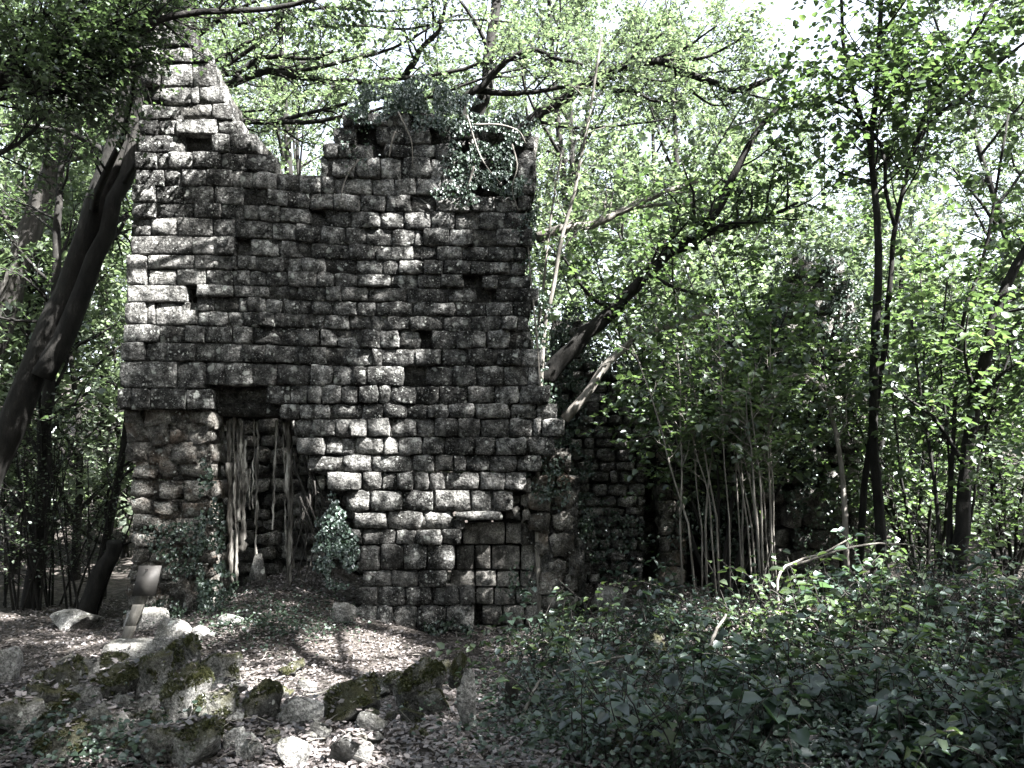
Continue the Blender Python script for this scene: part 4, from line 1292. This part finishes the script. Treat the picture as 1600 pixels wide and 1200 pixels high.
# ------------------------------------------------------------------ dead ivy stems in the doorway
def dead_stems(name, label, xs, y0, y1, Y, n, seed):
    rng = np.random.default_rng(seed)
    c = P(xs[0], y1, Y)
    root = empty(name, c, label, 'dead ivy')
    for k in range(n):
        xa = xs[0] + (xs[1] - xs[0]) * (k + rng.uniform(0.1, 0.9)) / n
        ya, yb = y0 + rng.uniform(-10, 14) + (rng.uniform(20, 90) if rng.uniform() < 0.3 else 0), y1 - (rng.uniform(20, 140) if rng.uniform() < 0.5 else rng.uniform(-8, 10))
        dr = rng.uniform(-5, 5)
        pts = [(xa + dr * t + rng.uniform(-1.6, 1.6), ya + (yb - ya) * t) for t in np.linspace(0, 1, 9)]
        mb = MB()
        pth = px_path(pts, Y + rng.uniform(-0.06, 0.06), 30)
        pth[:, :2] += rng.normal(0, 0.005, (30, 2))
        wv_ = rng.choice([0.012, 0.02, 0.03, 0.045]) * (1 + 0.35 * np.sin(np.linspace(0, rng.uniform(8, 20), 30) + k)) * np.linspace(1, 0.75, 30)
        mb.tube(pth, wv_, 7, flat=rng.uniform(0.35, 0.8), rough=0.45)
        mb.build('strand', M['deadwood'], root, origin=c)
    return root


dead_stems('dead_ivy', 'pale fibrous bundle of dead ivy stems standing in the doorway', (352, 403), 652, 908, 11.55, 9, 501)
dead_stems('dead_ivy', 'narrow strip of pale dead ivy bark right of the wider bundle', (430, 458), 656, 908, 11.5, 4, 502)
root_c = P(500, 900, 11.4)
tang = empty('dead_ivy', root_c, 'brown tangle of dead vines hanging on the right jamb', 'dead ivy')
rr = np.random.default_rng(503)
for k in range(16):
    xa, ya = rr.uniform(455, 500), rr.uniform(690, 780)
    pts = [(xa, ya)]
    for q in range(6):
        pts.append((pts[-1][0] + rr.uniform(-12, 14), pts[-1][1] + rr.uniform(14, 34)))
    mb = MB()
    mb.tube(px_path(pts, rr.uniform(11.05, 11.5), 14), np.linspace(0.012, 0.006, 14) * rr.uniform(0.6, 1.4), 5)
    mb.build('vine', M['bark'], tang, origin=root_c)

# ------------------------------------------------------------------ loose stones
def rock_mesh(seed, mat, flat=1.0, boxy=0.5):
    rng = np.random.default_rng(seed)
    n = 8
    g = np.linspace(-1, 1, n)
    faces, V, key = [], [], {}
    for ax in range(3):
        for s in (-1, 1):
            idm = np.zeros((n, n), int)
            for i in range(n):
                for j in range(n):
                    c = [0, 0, 0]
                    c[ax], c[(ax + 1) % 3], c[(ax + 2) % 3] = s, g[i], g[j]
                    kx = tuple(np.round(c, 4))
                    if kx not in key:
                        key[kx] = len(V)
                        V.append(c)
                    idm[i, j] = key[kx]
            for i in range(n - 1):
                for j in range(n - 1):
                    f = [idm[i, j], idm[i + 1, j], idm[i + 1, j + 1], idm[i, j + 1]]
                    faces.append(f if s > 0 else f[::-1])
    V = np.array(V, float)
    sph = norm(V)
    V = V * boxy + sph * (1 - boxy) * 1.15
    for _ in range(13):      # broken faces
        d = norm(rng.normal(0, 1, 3))
        h = rng.uniform(0.58, 0.92)
        e = V @ d - h
        V = V - np.clip(e, 0, None)[:, None] * d[None]
    o = rng.uniform(0, 50, 3)
    V = V * np.array([1 + 0.12 * mnoise.noise(Vector(v * 1.3 + o)) + 0.09 * mnoise.noise(Vector(v * 3.6 + o)) for v in V])[:, None]
    V[:, 2] *= flat
    return mesh_np('stone', V * 0.5, np.array(faces), mat, False)


ROCKS = {True: [rock_mesh(600 + k, M['mossrock'], 1, 0.45 + 0.07 * (k % 4)) for k in range(7)], False: [rock_mesh(620 + k, M['barerock'], 1, 0.6 + 0.08 * (k % 3)) for k in range(6)]}
rk = np.random.default_rng(63)


def moss_mesh(me, seed):
    """short moss tufts over the upward faces of a stone"""
    rng = np.random.default_rng(seed)
    V = np.array([v.co for v in me.vertices])
    pts, nrs = [], []
    for f in me.polygons:
        nz_ = f.normal.z
        if nz_ < 0.12: continue
        q = V[list(f.vertices)]
        patch = mnoise.noise(Vector(q.mean(0) * 3.5) + Vector((seed, 0, 0)))
        cnt = int(max(0, (nz_ * 0.55 + patch * 2.2 - 0.15)) * 44)
        for _ in range(cnt):
            w = rng.dirichlet([1, 1, 1, 1])
            pts.append(w @ q)
            nrs.append(np.array(f.normal))
    pts, nrs = np.array(pts), np.array(nrs)
    m = len(pts)
    ax = norm(nrs + rng.normal(0, 0.55, (m, 3)))
    nr = norm(rng.normal(0, 1, (m, 3)))
    L = rng.uniform(0.03, 0.085, m)
    W, Q = leaf_geo(pts - nrs * 0.01, ax, nr, L, L * 0.6, 0.2, False)
    return mesh_np('moss', W, Q, M['moss'])


MOSS = {me.name: moss_mesh(me, 650 + i) for i, me in enumerate(ROCKS[True])}
ROCK_TRI = []


def rock(px0, px1, py0, py1, mossy, label, group=None, tilt=0.15, dz=0.0, deep=0.8):
    b = G((px0 + px1) / 2, py1 - 2)
    dist = b[1]
    w = (px1 - px0) / (FPX / dist)
    h = (py1 - py0) / (FPX / dist)
    o = bpy.data.objects.new('rubble_rock', ROCKS[mossy][int(rk.integers(0, len(ROCKS[mossy])))])
    COL.objects.link(o)
    o.location = (b[0], b[1] + w * 0.25, b[2] + h * 0.5 + dz)
    o.scale = (w * 1.24, w * 1.1 * deep * rk.uniform(0.8, 1.2), h * 1.5)
    o.rotation_euler = (rk.normal(0, tilt), rk.normal(0, tilt), rk.uniform(-0.5, 0.5))
    tag(o, label, 'stone', group)
    if mossy:
        obj('moss', MOSS[o.data.name], o)['kind'] = 'stuff'
    ROCK_TRI.append(o)
    return o


HEAP = 'mossy stones of the rubble heap'
HL = 'moss-covered stone in the rubble heap before the ruin'
BL = 'bare grey stone in the rubble heap before the ruin'
rock(168, 242, 1010, 1036, False, 'flat stone slab under the foot of the leaning sign post', tilt=0.03)
rock(236, 292, 986, 1030, False, 'pale squarish block beside the sign post slab', tilt=0.1)
rock(252, 312, 1006, 1072, True, 'large dark mossy boulder below the pale squarish block')
rock(302, 374, 1080, 1099, False, 'long flat pale stone lying across a mossy boulder', tilt=0.03, dz=0.05, deep=0.5)
rock(264, 346, 1136, 1194, True, 'big squared block with a mossy face in the rubble heap', tilt=0.06)
rock(-30, 22, 1024, 1075, False, 'smooth grey boulder at the foot of the leaning beech')
rock(560, 597, 1122, 1152, False, 'small white sunlit stone on the leaf litter', tilt=0.3)
rock(515, 590, 1080, 1134, True, 'long low mossy boulder lying across the path')
rock(618, 684, 1056, 1112, True, 'rounded boulder with a thick moss cap on the path')
rock(440, 492, 1098, 1138, False, 'broad flat stone half buried in dry leaves on the path', tilt=0.05)
for a in ((140, 196, 1028, 1066), (195, 262, 1042, 1102), (128, 202, 1062, 1112), (304, 366, 1094, 1138), (244, 310, 1068, 1132), (40, 98, 1092, 1134), (48, 122, 1058, 1116), (378, 428, 1086, 1132), (588, 628, 1062, 1094), (702, 728, 1040, 1082),
          (0, 60, 1110, 1150), (310, 360, 1040, 1084), (60, 130, 1150, 1196), (220, 270, 1160, 1200), (660, 700, 1090, 1120), (930, 1000, 1155, 1190), (1000, 1050, 1000, 1030), (1030, 1075, 870, 905)):
    rock(*a, True, HL, HEAP)
for a in ((120, 158, 1038, 1068), (312, 348, 1044, 1082), (164, 208, 1098, 1138), (200, 245, 1098, 1142), (118, 178, 1132, 1168), (520, 574, 1158, 1200), (436, 474, 1162, 1202), (366, 404, 1158, 1196), (200, 250, 1135, 1160), (90, 120, 1030, 1050), (300, 330, 985, 1002), (80, 140, 960, 985), (200, 250, 960, 990), (340, 375, 965, 982), (520, 548, 950, 975), (930, 985, 930, 960)):
    rock(*a, False, BL, 'bare stones of the rubble heap')
for k in range(18):      # the heap goes on towards the lower left
    x = rk.uniform(0, 350)
    y = rk.uniform(1075 + max(0, 90 - x) * 0.3, 1185)
    w = rk.uniform(34, 66)
    rock(x, x + w, y - w * rk.uniform(0.5, 0.75), y, bool(k % 3 == 0), HL if k % 3 == 0 else BL, HEAP if k % 3 == 0 else 'bare stones of the rubble heap', tilt=0.35)
for k in range(46):      # small ones between
    if k < 30:
        x, y = rk.uniform(10, 430), rk.uniform(1030, 1190)
        if y < 1030 + (200 - x) * 0.35: y = min(1190, y + 90)
    else:
        x, y = rk.uniform(430, 760), rk.uniform(1030, 1190)
    w = rk.uniform(14, 34)
    rock(x, x + w, y - w * rk.uniform(0.5, 0.8), y, bool(k % 2), 'small loose stone among the leaves of the clearing', 'small loose stones in the clearing', tilt=0.4)

# ------------------------------------------------------------------ sign on a leaning plank
sb = P(193, 1010, 10.0)
stp = P(232, 905, 10.35)
sign = empty('wooden_sign', sb, 'blank weathered board on a leaning plank post beside the pier', 'sign')


def prism(mb, c8):
    mb.add(np.array(c8), [[0, 3, 2, 1], [4, 5, 6, 7], [0, 1, 5, 4], [1, 2, 6, 5], [2, 3, 7, 6], [3, 0, 4, 7]])


d = stp - sb
wv = np.array([0.062, 0, 0])
th = np.array([0, 0.03, 0.0])
pl = MB()
sec = []
for t, k in ((0, 0.8), (0.3, 1.0), (0.62, 1.05), (1.0, 1.1)):
    c = sb + d * t
    sec.append([c - wv * k - th, c + wv * k - th, c + wv * k + th, c - wv * k + th])
for a, b in zip(sec[:-1], sec[1:]):
    prism(pl, a + b)
pl.build('post', M['plank'], sign, smooth=False, origin=sb)
bd = MB()
bq = [P(217, 884, 10.26), P(252, 884, 10.3), P(242, 931, 10.16), P(206, 931, 10.14)]
tb = np.array([0.0, 0.022, 0.0])
prism(bd, [bq[3], bq[2], bq[1], bq[0]] + [q + tb for q in (bq[3], bq[2], bq[1], bq[0])])
bd.build('board', M['board'], sign, smooth=False, origin=sb)
for u, v in ((228, 890), (226, 918)):
    hb = MB()
    c = P(u, v, 10.2)
    hb.tube([c + [0, -0.012, 0], c + [0, 0.05, 0]], [0.007, 0.007], 6)
    hb.build('nail', M['bark_dark'], sign, origin=sb)
# pointed pale stone in the doorway
ps = MB()
pc_ = P(402, 905, 11.2)
prism(ps, [pc_ + v for v in ([-.11, -.04, 0], [.13, -.04, 0], [.12, .05, 0], [-.1, .05, 0], [-.03, -.03, .34], [.04, -.03, .34], [.04, .03, .33], [-.03, .03, .33])])
o = ps.build('pointed_stone', M['barerock'], None, smooth=False)
tag(o, 'pale pointed stone set upright on the doorway floor', 'stone')

# ------------------------------------------------------------------ stumps and sticks
def stick(name, label, pts, Y, w0, w1, mat='bark_pale', cat='stick', group=None):
    mb = MB()
    p = px_path(pts, Y, 12)
    p = p + RNG.normal(0, 0.004, p.shape)
    mb.tube(p, np.linspace(w2r(w0, p[0][1]), w2r(w1, p[-1][1]), 12), 6, rough=0.1)
    o = mb.build(name, M[mat])
    return tag(o, label, cat, group)


stick('pale_stick', 'straight pale stick leaning out of the undergrowth', [(1028, 1188), (1050, 1140), (1072, 1095), (1088, 1072)], [5.1, 5.3, 5.5, 5.6], 9, 6)
stick('dry_branch', 'bent pale branch arching over the sunlit brambles', [(1222, 985), (1214, 920), (1222, 890), (1250, 875), (1290, 862), (1330, 840)], [8.2, 8.3, 8.4, 8.5, 8.6, 8.7], 5, 2.5)
stick('dry_branch', 'forked grey branch lying below the coppice shoots', [(1225, 890), (1280, 870), (1340, 852), (1400, 850), (1450, 858)], [9.0, 9.0, 9.1, 9.2, 9.2], 5, 2)
stick('dry_branch', 'thin stick pointing down beside the pale stump', [(815, 1125), (830, 1085), (845, 1062)], [5.9, 6.1, 6.2], 6, 3)
stick('dry_branch', 'thin grey twig lying level under the brambles', [(870, 1052), (910, 1040), (950, 1030), (985, 1022)], [6.5, 6.5, 6.6, 6.6], 4, 3)
stick('dry_branch', 'curled pale stick low in the brambles at the bank', [(1450, 1100), (1480, 1090), (1510, 1075), (1530, 1060)], [6.2, 6.2, 6.3, 6.3], 7, 4)
stick('dry_branch', 'short pale stick upright at the bramble edge', [(949, 1180), (952, 1140), (958, 1110)], [5.2, 5.25, 5.3], 4, 3)
stick('dry_branch', 'pale leaning stick in the middle of the brambles', [(1108, 1015), (1120, 985), (1135, 960)], [6.9, 7.0, 7.1], 6, 4)
stick('dry_branch', 'long root-like branch slanting over the rubble heap', [(40, 1145), (90, 1090), (150, 1050), (195, 1030)], [5.5, 6.2, 6.9, 7.2], 9, 5, 'bark')
for a in ([(400, 1075), (440, 1058), (470, 1050)], [(450, 1092), (500, 1082), (520, 1075)], [(420, 1085), (432, 1110), (430, 1140)], [(405, 1150), (460, 1140), (510, 1132)], [(385, 1100), (395, 1080), (402, 1060)], [(330, 1165), (340, 1150), (360, 1142)], [(690, 960), (708, 975), (715, 1000)], [(756, 985), (772, 1010), (776, 1020)]):
    y0 = G(a[0][0], a[0][1])[1]
    y2 = G(a[-1][0], a[-1][1])[1]
    stick('fallen_twig', 'thin dry twig lying on the leaf litter', a, [y0 - 0.05, (y0 + y2) / 2 - 0.05, y2 - 0.05], 4, 2, 'bark_pale', 'twig', 'dry twigs on the leaf litter')


def stump(label, pts, Y, w, mat, seed):
    rng = np.random.default_rng(seed)
    c = P(*pts[0], Y)
    root = empty('tree_stump', c, label, 'stump')
    mb = MB()
    p = px_path(pts, Y, 9)
    mb.tube(p, w2r(w, Y) * np.array([1.5, 1.2, 1.05, 1, .95, .95, .9, .8, .45]), 11, rough=0.16)
    mb.build('trunk', M[mat], root, origin=c)


rock(718, 744, 1062, 1150, False, 'tall pale split stone leaning at the edge of the path', tilt=0.1)
stump('short dark stump beside the pale split one', [(798, 1115), (798, 1095), (799, 1075), (799, 1062)], 6.3, 22, 'bark', 2)
stump('gnarled black root stump on the bank at the right', [(1545, 1060), (1552, 1020), (1565, 990), (1585, 965)], 7.0, 26, 'bark_dark', 3)

# ------------------------------------------------------------------ leaf litter, ground plants
lr = np.random.default_rng(71)
n = 120000
px = lr.uniform(-40, 1640, n)
py = 880 + 330 * lr.uniform(0, 1, n) ** 0.85
g = Gv(px[:n // 2], py[:n // 2])
g = g[(g[:, 1] < 14) & (g[:, 1] > 3)]
xw = lr.uniform(-7.5, 7.5, n // 2)
yw = lr.uniform(3.6, 14.5, n // 2)
g = np.concatenate([g, np.stack([xw, yw, 0 * xw], 1)])
g[:, 2] = gz2(g[:, 0], g[:, 1]) + lr.uniform(0.002, 0.03, len(g))
# leaves also lie on the stones
from mathutils.bvhtree import BVHTree
bpy.context.view_layer.update()
rv, rp = [], []
for o in ROCK_TRI:
    k0 = len(rv)
    rv += [o.matrix_world @ v.co for v in o.data.vertices]
    rp += [[k0 + i for i in f.vertices] for f in o.data.polygons]
bv = BVHTree.FromPolygons(rv, rp)
on = np.zeros(len(g), bool)
for i in np.nonzero((g[:, 0] < 1.6) & (g[:, 1] < 9.5))[0]:
    h = bv.ray_cast(Vector((g[i, 0], g[i, 1], 1.5)), Vector((0, 0, -1)))
    if h[0] is not None and h[0].z > g[i, 2]:
        if h[1].z < 0.55 or lr.uniform() < 0.55:
            on[i] = True
        g[i, 2] = h[0].z + 0.012
g = g[~on]
m = len(g)
nr = norm(np.array([0, 0, 1.0])[None] + lr.normal(0, 0.45, (m, 3)))
az = lr.uniform(0, 6.283, m)
ax = np.stack([np.cos(az), np.sin(az), lr.normal(0, 0.25, m)], 1)
L = lr.uniform(0.02, 0.06, m)
V, Q = leaf_geo(g, ax, nr, L, L * lr.uniform(0.45, 0.7, m), 0.3, False)
o = obj('leaf_litter', mesh_np('leaf_litter', V, Q, M['litter']))
tag(o, 'dry fallen leaves covering the woodland floor', 'leaf litter', kind='stuff')
# fine dead stems in the litter
mb = MB()
for k in range(420):
    x, y = lr.uniform(-4.5, 2.5), lr.uniform(4.3, 10.5)
    z = float(gz2(np.array([x]), np.array([y]))[0])
    a = lr.uniform(0, 6.28)
    Ls = lr.uniform(0.12, 0.45)
    d = np.array([math.cos(a), math.sin(a), lr.uniform(-0.05, 0.35)])
    mb.tube([np.array([x, y, z + 0.01]), np.array([x, y, z + 0.03]) + d * Ls * 0.5 + lr.normal(0, 0.02, 3), np.array([x, y, z + 0.02]) + d * Ls], [0.004, 0.003, 0.0015], 3, cap=False)
o = mb.build('dead_stems', M['bark_pale'])
tag(o, 'fine dry stems scattered through the leaf litter', 'dead stems', kind='stuff')


def low_plant(lv, st, b, h, nl, leaf, rng, spread=0.5, wr=0.8, flat=0.28):
    for k in range(max(1, nl // 8)):
        az = rng.uniform(0, 6.28)
        d = np.array([math.cos(az) * spread, math.sin(az) * spread, 1.0])
        p = branch_path(b - np.array([0, 0, .03]), d, h * rng.uniform(0.6, 1.15), rng, 6, 0.16, -0.03)
        st.tube(p, np.linspace(0.006, 0.002, 6), 4, cap=False)
        m = 8
        i = rng.uniform(0.25, 1.0, m) * 5
        q = np.stack([np.interp(i, np.arange(6), p[:, c]) for c in range(3)], 1)
        az2 = rng.uniform(0, 6.28, m)
        ax = norm(np.stack([np.cos(az2), np.sin(az2), rng.normal(-0.1, 0.2, m)], 1))
        nr = norm(np.array([0, -0.12, 1.0])[None] + rng.normal(0, flat, (m, 3)))
        L = leaf * rng.uniform(0.6, 1.3, m)
        q = q + ax * L[:, None] * 0.4
        lv.add(q, ax, nr, L, L * wr * rng.uniform(0.85, 1.15, m))


def bramble_zone(n, rng):
    px = 800 + 1300 * rng.uniform(0, 1, n) ** 1.25
    py = rng.uniform(885, 1230, n)
    lim = np.interp(py, [885, 960, 1040, 1120, 1230], [850, 800, 800, 850, 930])
    k = px > lim + rng.uniform(-30, 40, n)
    g = Gv(px[k], py[k])
    g = g[(g[:, 1] < 11.5) & (g[:, 1] > 3.5)]
    g[:, 2] = gz2(g[:, 0], g[:, 1])
    return g


ur = np.random.default_rng(81)
g = bramble_zone(1450, ur)
lv, lp, st = Leaves(), Leaves(), MB()
for b in g:
    kind = ur.uniform()
    patch = mnoise.noise(Vector((b[0] * 0.9, b[1] * 0.9, 5.0)))
    hgt = 1 + 0.9 * patch
    if kind < 0.45:      # broad level leaves
        low_plant(lv if patch < 0.15 else lp, st, b, ur.uniform(0.3, 0.75) * hgt, int(ur.integers(10, 20)), ur.choice([0.05, 0.065, 0.08, 0.1]), ur)
    elif kind < 0.8:     # small-leaved sprigs
        low_plant(lv, st, b, ur.uniform(0.2, 0.55) * hgt, int(ur.integers(16, 30)), ur.uniform(0.03, 0.05), ur, spread=0.8, wr=0.65, flat=0.5)
    else:                # arching canes
        az = ur.uniform(0, 6.28)
        c = branch_path(b, [math.cos(az) * 0.7, math.sin(az) * 0.7, 1.0], ur.uniform(0.6, 1.4), ur, 9, 0.12, -0.2)
        st.tube(c, np.linspace(0.006, 0.002, 9), 4, cap=False)
        spray(lp if ur.uniform() < 0.4 else lv, c, ur, 0.05, ur.uniform(0.05, 0.085), 0.7, 0.4, 0.2)
ug = empty('undergrowth', g[0], 'dense low undergrowth of broad dark leaves covering the bank', 'undergrowth', kind='stuff')
st.build('stems', M['bark'], ug, origin=g[0])['kind'] = 'stuff'
lv.build('foliage', M['under'], ug, origin=g[0])['kind'] = 'stuff'
lp.build('pale_foliage', M['under_pale'], ug, origin=g[0])['kind'] = 'stuff'
# small creeping leaves over the bank and round the stones
lv = Leaves()
c1 = bramble_zone(12000, ur)
pq = np.concatenate([np.stack([ur.normal(130, 80, 700), ur.normal(1180, 24, 700)], 1), np.stack([ur.normal(420, 60, 1200), ur.normal(985, 16, 1200)], 1), np.stack([ur.normal(820, 70, 1200), ur.normal(1120, 50, 1200)], 1), np.stack([ur.uniform(180, 560, 900), ur.normal(955, 20, 900)], 1)])
c2 = Gv(pq[:, 0], pq[:, 1])
c2 = c2[c2[:, 1] < 11.5]
c = np.concatenate([c1, c2])
c[:, 2] = gz2(c[:, 0], c[:, 1]) + ur.uniform(0.02, 0.16, len(c))
m = len(c)
az = ur.uniform(0, 6.283, m)
L = ur.uniform(0.018, 0.045, m)
lv.add(c, np.stack([np.cos(az), np.sin(az), ur.normal(0, .3, m)], 1), norm(np.array([0, -.2, 1.0])[None] + ur.normal(0, 0.4, (m, 3))), L, L * 0.9)
o = lv.build('ground_ivy', M['ivy'])
tag(o, 'creeping small-leaved ground ivy on the bank and between stones', 'ground ivy', kind='stuff')

# single plants that stand out
PLANTS = [(880, 960, .95, 34, .13, 'broad-leaved maple seedling before the ruin right end'), (838, 1020, .9, 26, .10, 'upright seedling with level rounded leaves before the niche'), (790, 1010, .5, 26, .12, 'sunlit pale-leaved plant at the edge of the undergrowth'),
          (1010, 1000, .6, 30, .12, 'leafy plant before the standing jamb'), (960, 930, .7, 34, .11, 'bushy seedling below the hanging ivy'), (1280, 1010, .6, 34, .13, 'bramble clump below the arching pale branch'),
          (1180, 1060, .55, 34, .14, 'bramble clump behind the straight pale stick'), (1330, 1120, .5, 34, .14, 'big-leaved bramble low on the bank'), (1200, 1190, .45, 34, .15, 'big-leaved bramble at the foot of the bank'),
          (1440, 1010, .55, 34, .12, 'bramble clump before the thick leaning hazel'), (1100, 1130, .5, 28, .13, 'bramble sprig beside the straight pale stick'), (1420, 1180, .4, 30, .12, 'dark bramble at the very edge of the bank'),
          (1130, 920, .6, 32, .12, 'bramble clump at the foot of the coppice shoots'), (1300, 930, .5, 36, .12, 'sunlit bramble crowning the bank'), (1400, 950, .5, 32, .11, 'bramble beside the sunlit crown of the bank'),
          (285, 1110, .34, 10, .085, 'small round-leaved seedling among the rubble'), (225, 1185, .22, 8, .075, 'tiny round-leaved seedling at the foot of the rubble'), (900, 1090, .5, 24, .12, 'young plant leaning over the path edge'), (930, 1050, .45, 26, .11, 'leafy sprig above the level grey twig')]
for k, (x, y, h, nl, lf, lab) in enumerate(PLANTS):
    b = G(x, y)
    rng = np.random.default_rng(900 + k)
    lv, st = Leaves(), MB()
    low_plant(lv, st, b, h, nl, lf, rng, spread=0.35)
    r = empty('broad_leaved_plant', b, lab, 'plant')
    st.build('stem', M['bark'], r, origin=b)['kind'] = 'stuff'
    lv.build('foliage', M['under'], r, origin=b)
